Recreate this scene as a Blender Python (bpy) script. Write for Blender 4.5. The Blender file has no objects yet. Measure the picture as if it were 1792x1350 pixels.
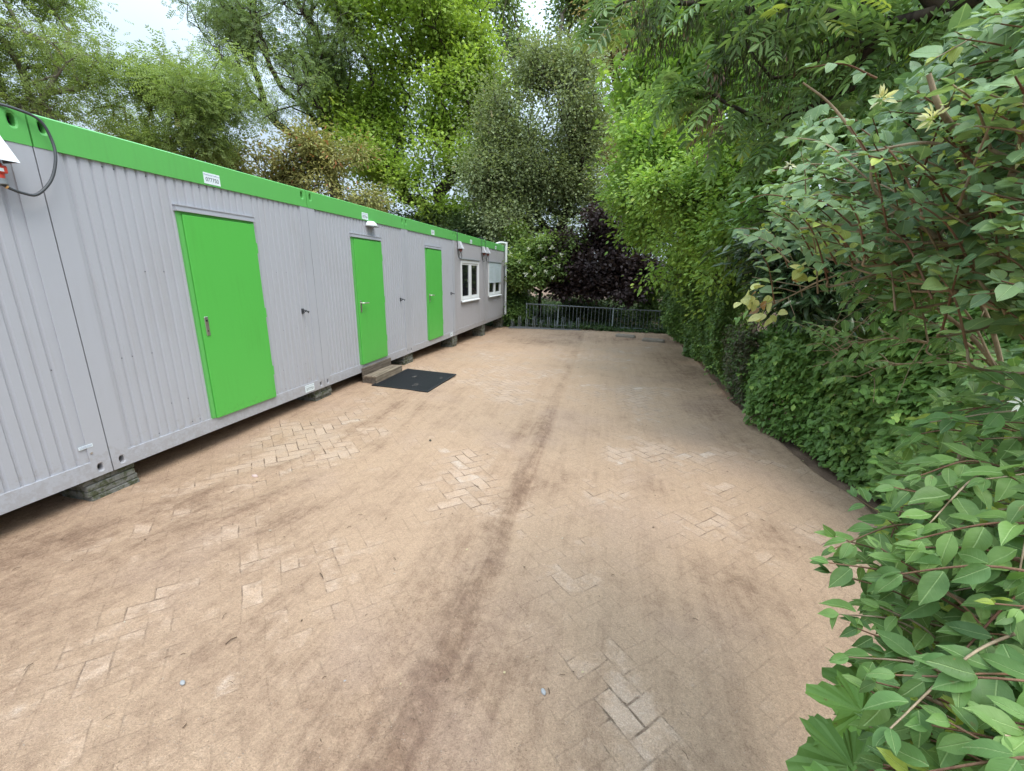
import bpy, math, random
import numpy as np
from mathutils import Matrix, Vector
SC = bpy.context.scene
COL = SC.collection
rng = np.random.default_rng(7)
random.seed(7)

# ------------------------------------------------------------------ camera
CAM_H = 1.85
FPX, CX, CY = 733.39, 896.0, 675.0
CR = np.array([[0.97583056, 0.07287076, -0.2060208],
               [0.21783563, -0.24935341, 0.94359447],
               [0.01738845, -0.96566699, -0.25920053]])   # columns: right, down, forward in world axes
cam_data = bpy.data.cameras.new("camera")
cam = bpy.data.objects.new("camera", cam_data)
COL.objects.link(cam)
mw = Matrix.Identity(4)
for r in range(3):
    mw[r][0] = CR[r, 0]; mw[r][1] = -CR[r, 1]; mw[r][2] = -CR[r, 2]
mw[2][3] = CAM_H
cam.matrix_world = mw
cam_data.sensor_width = 36.0
cam_data.lens = FPX / 1792 * 36.0
cam_data.clip_start = 0.05
cam_data.clip_end = 600
SC.camera = cam

# ------------------------------------------------------------------ sky, sun, exposure
SUN_EL, SUN_AZ = math.radians(60), math.radians(125)      # azimuth clockwise from +Y
W = bpy.data.worlds.new("World"); SC.world = W; W.use_nodes = True
wn = W.node_tree; wn.nodes.clear()
sky = wn.nodes.new('ShaderNodeTexSky'); sky.sky_type = 'NISHITA'; sky.sun_disc = False
sky.sun_elevation = SUN_EL; sky.sun_rotation = SUN_AZ; sky.dust_density = 3.0; sky.air_density = 1.2
wm = wn.nodes.new('ShaderNodeMix'); wm.data_type = 'RGBA'; wm.inputs[0].default_value = 0.8
wn.links.new(sky.outputs[0], wm.inputs[6]); wm.inputs[7].default_value = (8.3, 10.1, 11.9, 1)
wtc = wn.nodes.new('ShaderNodeTexCoord'); wsx = wn.nodes.new('ShaderNodeSeparateXYZ'); wn.links.new(wtc.outputs[0], wsx.inputs[0])
wmr = wn.nodes.new('ShaderNodeMapRange'); wmr.inputs[1].default_value = .25; wmr.inputs[2].default_value = 1.0; wmr.inputs[3].default_value = .50; wmr.inputs[4].default_value = 1.75   # overcast: zenith brighter than horizon
wn.links.new(wsx.outputs[2], wmr.inputs[0])
wnz = wn.nodes.new('ShaderNodeTexNoise'); wnz.inputs['Scale'].default_value = 2.2; wnz.inputs['Detail'].default_value = 5; wn.links.new(wtc.outputs[0], wnz.inputs['Vector'])
wnm = wn.nodes.new('ShaderNodeMapRange'); wnm.inputs[1].default_value = .3; wnm.inputs[2].default_value = .7; wnm.inputs[3].default_value = .86; wnm.inputs[4].default_value = 1.12
wn.links.new(wnz.outputs[0], wnm.inputs[0])
wmu = wn.nodes.new('ShaderNodeMath'); wmu.operation = 'MULTIPLY'; wn.links.new(wmr.outputs[0], wmu.inputs[0]); wn.links.new(wnm.outputs[0], wmu.inputs[1])
wvs = wn.nodes.new('ShaderNodeVectorMath'); wvs.operation = 'SCALE'; wn.links.new(wm.outputs[2], wvs.inputs[0]); wn.links.new(wmu.outputs[0], wvs.inputs[3])
bg = wn.nodes.new('ShaderNodeBackground'); bg.inputs[1].default_value = 0.12
wn.links.new(wvs.outputs[0], bg.inputs[0])
wo = wn.nodes.new('ShaderNodeOutputWorld'); wn.links.new(bg.outputs[0], wo.inputs[0])
sl = bpy.data.lights.new("sun", 'SUN'); sl.energy = 1.5; sl.angle = math.radians(30); sl.color = (1, .95, .87)
sun = bpy.data.objects.new("sun", sl); COL.objects.link(sun)
sd = Vector((math.sin(SUN_AZ) * math.cos(SUN_EL), math.cos(SUN_AZ) * math.cos(SUN_EL), math.sin(SUN_EL)))
sun.rotation_euler = sd.to_track_quat('Z', 'Y').to_euler()
sun.location = (0, 0, 30)
SC.view_settings.view_transform = 'Standard'
SC.view_settings.look = 'None'
SC.view_settings.gamma = 1.0
SC.view_settings.exposure = 0.76
SC.cycles.use_denoising = True
SC.cycles.max_bounces = 7
SC.cycles.diffuse_bounces = 4
SC.cycles.transmission_bounces = 5
SC.cycles.transparent_max_bounces = 6
SC.cycles.sample_clamp_indirect = 6

# ------------------------------------------------------------------ helpers
def ray(u, v):
    return CR @ np.array([u - CX, v - CY, FPX])
def at(u, v, Y):
    "point on the plane y=Y seen at photo pixel u,v"
    r = ray(u, v); return r * (Y / r[1]) + np.array([0, 0, CAM_H])
def atd(u, v, d):
    r = ray(u, v); return r / np.linalg.norm(r) * d + np.array([0, 0, CAM_H])
def nrm(a):
    a = np.asarray(a, float)
    return a / (np.linalg.norm(a, axis=-1, keepdims=True) + 1e-9)

def tag(o, label=None, cat=None, group=None, kind=None):
    if label: o['label'] = label
    if cat: o['category'] = cat
    if group: o['group'] = group
    if kind: o['kind'] = kind
    return o
def link(o, parent=None):
    COL.objects.link(o)
    if parent is not None: o.parent = parent
    return o
def empty(name, loc, rz=0):
    o = bpy.data.objects.new(name, None); o.location = loc; o.rotation_euler = (0, 0, rz)
    o.empty_display_size = .1
    return link(o)

class MB:
    def __init__(s): s.v = []; s.f = []; s.m = []; s.sm = []
    def add(s, V, F, mi=0, smooth=False):
        b = len(s.v); s.v += [tuple(p) for p in V]; s.f += [tuple(b + i for i in f) for f in F]
        s.m += [mi] * len(F); s.sm += [smooth] * len(F); return s
    def box(s, x0, x1, y0, y1, z0, z1, mi=0):
        V = [(x0, y0, z0), (x1, y0, z0), (x1, y1, z0), (x0, y1, z0), (x0, y0, z1), (x1, y0, z1), (x1, y1, z1), (x0, y1, z1)]
        return s.add(V, [(0, 3, 2, 1), (4, 5, 6, 7), (0, 1, 5, 4), (1, 2, 6, 5), (2, 3, 7, 6), (3, 0, 4, 7)], mi)
    def cbox(s, x0, x1, y0, y1, z0, z1, c=.004, mi=0):
        "box with chamfered edges"
        pts = []
        for X, Y, Z, sx, sy, sz in [(x, y, z, a, b, d) for x, a in ((x0, 1), (x1, -1)) for y, b in ((y0, 1), (y1, -1)) for z, d in ((z0, 1), (z1, -1))]:
            pts += [(X, Y + sy * c, Z + sz * c), (X + sx * c, Y, Z + sz * c), (X + sx * c, Y + sy * c, Z)]
        import bmesh
        bm = bmesh.new(); [bm.verts.new(p) for p in pts]
        bmesh.ops.convex_hull(bm, input=bm.verts)
        bmesh.ops.recalc_face_normals(bm, faces=bm.faces)
        bm.verts.index_update()
        V = [tuple(v.co) for v in bm.verts]; F = [tuple(v.index for v in f.verts) for f in bm.faces]; bm.free()
        return s.add(V, F, mi)
    def tube(s, P, r, n=8, mi=0, cap=True, smooth=True):
        P = np.asarray(P, float); k = len(P)
        r = np.full(k, r) if np.isscalar(r) else np.asarray(r, float)
        T = nrm(np.gradient(P, axis=0)); a = np.array([0, 0, 1.]) if abs(T[0][2]) < .9 else np.array([1., 0, 0])
        V = []; u = nrm(np.cross(T[0], a))
        for i in range(k):
            u = nrm(u - T[i] * np.dot(u, T[i])); w = np.cross(T[i], u)
            for j in range(n):
                t = 2 * math.pi * j / n; V.append(P[i] + r[i] * (math.cos(t) * u + math.sin(t) * w))
        F = [(i * n + j, i * n + (j + 1) % n, (i + 1) * n + (j + 1) % n, (i + 1) * n + j) for i in range(k - 1) for j in range(n)]
        s.add(V, F, mi, smooth)
        if cap: s.add(V[:n], [tuple(range(n))[::-1]], mi); s.add(V[-n:], [tuple(range(n))], mi)
        return s
    def build(s, name, mats, parent=None):
        me = bpy.data.meshes.new(name); me.from_pydata(s.v, [], s.f)
        for m in (mats if isinstance(mats, (list, tuple)) else [mats]): me.materials.append(m)
        me.polygons.foreach_set('material_index', s.m); me.polygons.foreach_set('use_smooth', s.sm)
        me.update()
        return link(bpy.data.objects.new(name, me), parent)

def np_mesh(name, V, Q, mat, parent=None, lf=None, smooth=True, sides=4):
    "fast mesh from an array of quads (or tris)"
    me = bpy.data.meshes.new(name); n = len(V); m = len(Q)
    me.vertices.add(n); me.vertices.foreach_set('co', np.ascontiguousarray(V, np.float32).ravel())
    me.loops.add(m * sides); me.loops.foreach_set('vertex_index', np.ascontiguousarray(Q, np.int32).ravel())
    me.polygons.add(m); me.polygons.foreach_set('loop_start', np.arange(0, m * sides, sides, dtype=np.int32))
    try: me.polygons.foreach_set('loop_total', np.full(m, sides, np.int32))
    except Exception: pass
    me.polygons.foreach_set('use_smooth', np.full(m, smooth, bool))
    me.update(calc_edges=True)
    if lf is not None:
        a = me.attributes.new('lf', 'FLOAT_VECTOR', 'POINT'); a.data.foreach_set('vector', np.ascontiguousarray(lf, np.float32).ravel())
    me.materials.append(mat)
    return link(bpy.data.objects.new(name, me), parent)

def crom(P, n=8):
    P = [np.array(p, float) for p in P]; P = [2 * P[0] - P[1]] + P + [2 * P[-1] - P[-2]]
    out = []
    for i in range(1, len(P) - 2):
        for t in np.arange(n) / n:
            a, b, c, d = P[i - 1:i + 3]
            out.append(.5 * ((2 * b) + (-a + c) * t + (2 * a - 5 * b + 4 * c - d) * t * t + (-a + 3 * b - 3 * c + d) * t ** 3))
    out.append(P[-2]); return np.array(out)

# ------------------------------------------------------------------ node DSL
class S:
    def __init__(s, nt, k): s.nt = nt; s.k = k
    def _b(s, op, o=None, o2=None):
        n = s.nt.nodes.new('ShaderNodeMath'); n.operation = op; s.nt.links.new(s.k, n.inputs[0])
        for i, q in ((1, o), (2, o2)):
            if q is None: continue
            if isinstance(q, S): s.nt.links.new(q.k, n.inputs[i])
            else: n.inputs[i].default_value = q
        return S(s.nt, n.outputs[0])
    def __add__(s, o): return s._b('ADD', o)
    def __radd__(s, o): return s._b('ADD', o)
    def __sub__(s, o): return s._b('SUBTRACT', o)
    def __rsub__(s, o): return (s * -1) + o
    def __mul__(s, o): return s._b('MULTIPLY', o)
    def __rmul__(s, o): return s._b('MULTIPLY', o)
    def __truediv__(s, o): return s._b('DIVIDE', o)
    def min(s, o): return s._b('MINIMUM', o)
    def max(s, o): return s._b('MAXIMUM', o)
    def abs(s): return s._b('ABSOLUTE')
    def floor(s): return s._b('FLOOR')
    def fmod(s, o): return s._b('FLOORED_MODULO', o)
    def gt(s, o): return s._b('GREATER_THAN', o)
    def eq(s, o): return s._b('COMPARE', o, .1)
    def pow(s, o): return s._b('POWER', o)
    def clamp(s): return s.max(0.0).min(1.0)
    def ss(s, a, b):
        n = s.nt.nodes.new('ShaderNodeMapRange'); n.interpolation_type = 'SMOOTHSTEP'
        s.nt.links.new(s.k, n.inputs[0]); n.inputs[1].default_value = a; n.inputs[2].default_value = b
        return S(s.nt, n.outputs[0])
class MT:
    def __init__(s, name):
        s.m = bpy.data.materials.new(name); s.m.use_nodes = True; s.nt = s.m.node_tree; s.nt.nodes.clear()
        s.out = s.nt.nodes.new('ShaderNodeOutputMaterial')
    def n(s, t): return s.nt.nodes.new(t)
    def pos(s):
        g = s.n('ShaderNodeNewGeometry'); x = s.n('ShaderNodeSeparateXYZ'); s.nt.links.new(g.outputs[0], x.inputs[0])
        return [S(s.nt, x.outputs[i]) for i in range(3)]
    def objc(s):
        g = s.n('ShaderNodeTexCoord'); x = s.n('ShaderNodeSeparateXYZ'); s.nt.links.new(g.outputs[3], x.inputs[0])
        return [S(s.nt, x.outputs[i]) for i in range(3)]
    def attr(s, name):
        a = s.n('ShaderNodeAttribute'); a.attribute_name = name; x = s.n('ShaderNodeSeparateXYZ'); s.nt.links.new(a.outputs[1], x.inputs[0])
        return [S(s.nt, x.outputs[i]) for i in range(3)]
    def vec(s, a, b, c):
        x = s.n('ShaderNodeCombineXYZ')
        for i, q in enumerate((a, b, c)):
            if isinstance(q, S): s.nt.links.new(q.k, x.inputs[i])
            else: x.inputs[i].default_value = q
        return x.outputs[0]
    def noise(s, v, scale, detail=3, rough=.55):
        n = s.n('ShaderNodeTexNoise'); n.inputs['Scale'].default_value = scale; n.inputs['Detail'].default_value = detail
        n.inputs['Roughness'].default_value = rough; s.nt.links.new(v, n.inputs['Vector']); return S(s.nt, n.outputs[0])
    def white(s, v):
        n = s.n('ShaderNodeTexWhiteNoise'); s.nt.links.new(v, n.inputs['Vector']); return S(s.nt, n.outputs[0])
    def voro(s, v, scale):
        n = s.n('ShaderNodeTexVoronoi'); n.inputs['Scale'].default_value = scale; s.nt.links.new(v, n.inputs['Vector'])
        return S(s.nt, n.outputs[0]), n.outputs[1]
    def mix(s, f, a, b, mode='MIX'):
        n = s.n('ShaderNodeMix'); n.data_type = 'RGBA'; n.blend_type = mode
        if isinstance(f, S): s.nt.links.new(f.k, n.inputs[0])
        else: n.inputs[0].default_value = f
        for i, q in ((6, a), (7, b)):
            if isinstance(q, tuple): n.inputs[i].default_value = (*q[:3], 1)
            else: s.nt.links.new(q, n.inputs[i])
        return n.outputs[2]
    def scale(s, c, f):
        "colour times a scalar"
        n = s.n('ShaderNodeVectorMath'); n.operation = 'SCALE'
        if isinstance(c, tuple): n.inputs[0].default_value = c[:3]
        else: s.nt.links.new(c, n.inputs[0])
        if isinstance(f, S): s.nt.links.new(f.k, n.inputs[3])
        else: n.inputs[3].default_value = f
        return n.outputs[0]
    def bump(s, h, dist=.01, strength=1.0, prev=None):
        b = s.n('ShaderNodeBump'); b.inputs['Strength'].default_value = strength; b.inputs['Distance'].default_value = dist
        s.nt.links.new(h.k, b.inputs['Height'])
        if prev is not None: s.nt.links.new(prev, b.inputs['Normal'])
        return b.outputs[0]
    def principled(s, col, rough=.6, metal=0.0, normal=None, spec=.5):
        p = s.n('ShaderNodeBsdfPrincipled')
        if isinstance(col, tuple): p.inputs['Base Color'].default_value = (*col[:3], 1)
        else: s.nt.links.new(col, p.inputs['Base Color'])
        if isinstance(rough, S): s.nt.links.new(rough.k, p.inputs['Roughness'])
        else: p.inputs['Roughness'].default_value = rough
        p.inputs['Metallic'].default_value = metal; p.inputs['Specular IOR Level'].default_value = spec
        if normal is not None: s.nt.links.new(normal, p.inputs['Normal'])
        return p
    def done(s, sh): s.nt.links.new(sh.outputs[0], s.out.inputs[0]); return s.m

def paint(name, col, rough=.45, dirt=.12, dcol=(.22, .19, .16), scale=2.0, streak=True, spec=.4):
    m = MT(name); x, y, z = m.pos()
    a = m.noise(m.vec(x * 3, y * 14, z * .7), scale, 4, .6)       # rain streaks
    b = m.noise(m.vec(x, y, z), 1.3, 4, .6)
    g = m.noise(m.vec(x, y, z), 60, 2, .6)
    f = ((a * b).ss(.2, .5)) * dirt + g * (dirt * .35) + (m.noise(m.vec(x, y, z), 24, 5, .7) + (1 - z.ss(.33, .75)) * .30).ss(.66, .85) * .35
    c = m.mix(f.clamp(), col, dcol)
    nb = m.bump(m.noise(m.vec(x, y, z), 4, 2), .004, .5)
    r = m.noise(m.vec(x, y, z), 7, 3) * .2 + (rough - .1)
    return m.done(m.principled(c, r, 0, nb, spec))
def plain(name, col, rough=.6, metal=0.0, nz=.15, scale=25):
    m = MT(name); x, y, z = m.pos(); n1 = m.noise(m.vec(x, y, z), scale, 4, .65)
    c = m.scale(col, n1 * (2 * nz) + (1 - nz))
    return m.done(m.principled(c, rough, metal, m.bump(n1, .002, .4)))

def leafmat(name, c1, c2, c3=None, rare=.04, trans=.35, rough=.5, vein=0.0, clump=.35, spec=.35):
    m = MT(name); u, v, r = m.attr('lf'); x, y, z = m.pos()
    c = m.mix(r, c1, c2)
    if c3: c = m.mix(r.gt(1 - rare), c, c3)
    r2 = (r * 7.31).fmod(1.0)
    br = r2 * .5 + .75
    if clump: br = br * (m.noise(m.vec(x, y, z), .9, 2).ss(.3, .7) * clump + (1 - clump * .5))
    c = m.scale(c, br)
    nb = None
    if vein:
        mid = 1 - u.abs().ss(.0, .09)
        side = (((v * 7 - u.abs() * 1.6).fmod(1.0)) - .5).abs().ss(.42, .5)
        vn = (mid + side * .28 * (1 - u.abs())).clamp()
        blot = m.noise(m.vec(x, y, z), 90, 3).ss(.45, .75) * .12
        hole = m.noise(m.vec(x, y, z), 38, 3, .6).ss(.68, .74); c = m.mix(hole * .7, c, (.20, .15, .05)); c = m.mix(m.noise(m.vec(x, y, z), 20, 4).ss(.4, .7) * .25, c, m.scale(c, .7))
        c = m.mix((vn * vein + blot * vein).clamp(), c, m.scale(m.mix(.5, c, (.5, .62, .3)), 1.5))
        nb = m.bump(vn * -1, .002, .6)
    p = m.principled(c, rough, 0, nb, spec)
    t = m.n('ShaderNodeBsdfTranslucent'); m.nt.links.new(m.mix(.5, c, m.mix(1.0, c, (1.5, 1.5, .45), 'MULTIPLY')), t.inputs[0])
    mx = m.n('ShaderNodeMixShader'); mx.inputs[0].default_value = trans
    m.nt.links.new(p.outputs[0], mx.inputs[1]); m.nt.links.new(t.outputs[0], mx.inputs[2])
    return m.done(mx)

# ------------------------------------------------------------------ terrain height
def G(x, y):
    x = np.asarray(x, float); y = np.asarray(y, float)
    v = np.interp(y, [-50, 3, 5.3, 8, 10.4, 12, 14.5, 200], [.165, .165, .195, .14, .04, 0, -.03, -.03])
    w = np.clip((1.5 - x) / 5.1, 0, 1.1)
    w = w * np.where(x < -10, np.clip((20 + x) / 10, 0, 1), 1)
    return v * w
def Gf(x, y): return float(G(x, y))

def vnoise(x, y, seed=0):
    r = np.random.default_rng(seed).random((256, 256))
    xi = np.floor(x).astype(int); yi = np.floor(y).astype(int); fx = x - xi; fy = y - yi
    fx = fx * fx * (3 - 2 * fx); fy = fy * fy * (3 - 2 * fy)
    g = lambda a, b: r[a % 256, b % 256]
    return (g(xi, yi) * (1 - fx) * (1 - fy) + g(xi + 1, yi) * fx * (1 - fy) + g(xi, yi + 1) * (1 - fx) * fy + g(xi + 1, yi + 1) * fx * fy)
def fbm(x, y, seed=0, o=4):
    s = 0; a = 1; t = 0
    for i in range(o): s = s + a * vnoise(x * 2 ** i + 17 * i, y * 2 ** i + 5 * i, seed + i); t += a; a *= .5
    return s / t

def sdist(P, X, Y):
    "signed distance of points to polyline P"
    best = np.full(X.shape, 1e9); sg = np.zeros(X.shape)
    for (ax, ay), (bx, by) in zip(P[:-1], P[1:]):
        dx, dy = bx - ax, by - ay; L = dx * dx + dy * dy
        t = np.clip(((X - ax) * dx + (Y - ay) * dy) / L, 0, 1)
        ex, ey = X - ax - t * dx, Y - ay - t * dy; d = np.hypot(ex, ey)
        s = np.sign(ex * dy - ey * dx); m = d < best
        best = np.where(m, d, best); sg = np.where(m, s, sg)
    return best * sg

# ------------------------------------------------------------------ ground
def ground_material():
    m = MT('sandy_paving'); x, y, z = m.pos(); a, b, damp_shade = m.attr('trk')
    wx = m.noise(m.vec(x, y, 0.0), 1.7, 2); wy = m.noise(m.vec(y, x, 3.0), 1.7, 2)
    X = x + (wx - .5) * .06; Y = y + (wy - .5) * .06
    k = 1 / math.sqrt(2) / .1
    p = (X + Y) * k; q = (Y - X) * k
    i = p.floor(); j = q.floor(); fp = p - i; fq = q - j; c = (i - j).fmod(4.0)
    c1 = c.eq(1.0); c2 = c.eq(2.0); c3 = c.eq(3.0); ver = (c2 + c3).clamp(); hor = 1 - ver
    al = hor * (fp + c1) + ver * (fq + c2); ac = hor * fq + ver * fp
    e = al.min(2 - al).min(ac).min(1 - ac) * .1
    idv = m.vec(i - c1, j - c2, ver)
    rb = m.white(idv); rb2 = m.white(m.vec(i - c1 + 31.7, j - c2, ver))
    jw = m.noise(m.vec(x, y, 0.0), 9, 3)
    joint = 1 - (e + (jw - .5) * .006).ss(.0015, .0065)
    # sand cover: patches of thicker and thinner sand, thick on the damp ridges
    n1 = m.noise(m.vec(a * 1.0, y * .75, 0.0), 1.5, 5, .62)
    n2 = m.noise(m.vec(x, y, 0.0), 2.6, 6, .66)
    n3 = m.noise(m.vec(x, y, 17.0), 13, 4, .65)
    big = m.noise(m.vec(x, y, 11.0), .75, 3)
    thin = x * 0
    for px_, py_, rx_, ry_, am_ in ((-2.3, 1.7, 1.3, .8, .13), (-2.9, 3.9, .7, 1.4, .12), (-1.0, 3.3, .5, .9, .12), (.5, 4.4, .5, .8, .08), (-1.5, 6.5, 1.0, 2.0, .07)):
        ex_ = (x - px_) / rx_; ey_ = (y - py_) / ry_; thin = thin + (1 - (ex_ * ex_ + ey_ * ey_).ss(0, 1.6)) * am_
    cover = (thin * -1 + n1 * .5 + n2 * .55 + n3 * .32 + damp_shade * .35 + (rb - .5) * .12 + (big - .5) * .8).ss(.52, .70)
    # colours
    g1 = m.noise(m.vec(x, y, 0.0), 150, 4, .75)
    v1, k1 = m.voro(m.vec(x, y, 0.0), 190); v2, k2 = m.voro(m.vec(x, y, 3.0), 420)
    s1 = m.n('ShaderNodeSeparateColor'); m.nt.links.new(k1, s1.inputs[0]); s1 = S(m.nt, s1.outputs[0])
    s2 = m.n('ShaderNodeSeparateColor'); m.nt.links.new(k2, s2.inputs[0]); s2 = S(m.nt, s2.outputs[0])
    st = m.noise(m.vec(a * 26, y * 2.0, 2.0), 1.0, 5, .75); st3 = m.noise(m.vec(a * 7, y * .8, 12.0), 1.0, 4, .7)
    st2 = m.noise(m.vec(b * 26, y * 1.2 + x * 1.2, 5.0), 1.0, 5, .75)
    dm = (damp_shade * (n3 * .9 + .35) * (g1 * .6 + .6) + (n2 - .5) * .95 + (n3 - .5) * .6 + (st - .5) * .75 + (st3 - .5) * .7 + (st2 - .5) * .6 * (a * -1).ss(.2, 1.2) + (big - .5) * .7 - .02).ss(-.08, 1.0)
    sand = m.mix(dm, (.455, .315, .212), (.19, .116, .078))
    sand = m.mix(m.noise(m.vec(x, y, 29.0), 1.1, 4).ss(.5, .7) * .3, sand, (.40, .285, .22))
    brick = m.mix(rb, (.46, .335, .245), (.395, .285, .205))
    brick = m.mix(rb2.gt(.965) * .4, brick, (.58, .50, .43))
    sp, _ = m.voro(m.vec(x, y, 0.0), 230)
    brick = m.mix((1 - sp.ss(.14, .40)) * m.noise(m.vec(x, y, 4.0), 70, 3).ss(.42, .6) * .6, brick, (.64, .56, .48))
    brick = m.mix(m.noise(m.vec(x, y, 9.0), 7, 5, .7).ss(.42, .68) * .75, brick, sand)
    base = m.mix(cover, brick, sand)
    jn = m.noise(m.vec(x, y, 2.0), 6.5, 5, .65).ss(.38, .57)
    jd = (joint * (1 - cover * .80)).clamp() * (jn * .88 + .12)
    base = m.mix(jd * .85, base, (.125, .082, .056))
    g3 = m.noise(m.vec(x, y, 51.0), 55, 3, .7)
    base = m.scale(base, ((g1 - .5) * 1.0 + (s1 - .5) * .20 + (s2 - .5) * .20 + (g3 - .5) * .55 + 1.0).max(.3))
    gv, gc = m.voro(m.vec(x, y, 1.0), 85)
    peb = (1 - gv.ss(.12, .26)) * m.noise(m.vec(x, y, 14.0), 30, 2).ss(.55, .64)
    base = m.mix(peb * .45, base, (.58, .49, .41))
    gv2, _ = m.voro(m.vec(x, y, 21.0), 60)
    drk = (1 - gv2.ss(.07, .16)) * m.noise(m.vec(x, y, 24.0), 12, 2).ss(.52, .64)
    base = m.mix(drk * .8, base, (.07, .05, .035))
    # relief
    clod = m.noise(m.vec(x, y, 41.0), 45, 3, .6).ss(.55, .8)
    h = (1 - joint * (1 - cover * .75) * jn) * .55 + g1 * (cover * .5 + .2) + s1 * .12 + n3 * .8 * cover + (1 - v1.ss(.0, .6)) * .12 * (cover * .7 + .3) + clod * .5 * (damp_shade + .4) + st * .3 * cover + rb * .15 * (1 - cover) + peb * .3
    nb = m.bump(h, .011, 1.0)
    return m.done(m.principled(base, .95, 0, nb, .1))

def soil_material():
    m = MT('soil'); x, y, z = m.pos(); n = m.noise(m.vec(x, y, z), 3, 6, .65); n2 = m.noise(m.vec(x, y, z), 60, 3, .7)
    c = m.mix(n.ss(.35, .65), (.15, .10, .072), (.25, .17, .12)); c = m.scale(c, n2 + .5)
    return m.done(m.principled(c, .95, 0, m.bump(n2, .02, .8), .1))

M_RUT = [(-.62, -1.5), (-.60, .9), (-.57, 1.5), (-.54, 2.1), (-.53, 3.1), (-.53, 4.3), (-.55, 6.8), (-.59, 10), (-.66, 15)]
L_RUT = [(-5.2, .3), (-3.4, 1.5), (-3.0, 2.2), (-2.62, 3.2), (-2.6, 4.2), (-2.75, 5.4), (-2.6, 7.5), (-2.2, 10)]
def edge_x(y): return np.interp(y, [-5, 2.9, 3.4, 3.8, 4.2, 5.4, 6.8, 9.8, 15, 16], [2.5, 2.38, 2.3, 2.25, 2.16, 2.04, 1.96, 2.1, 2.1, 2.1])

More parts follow.
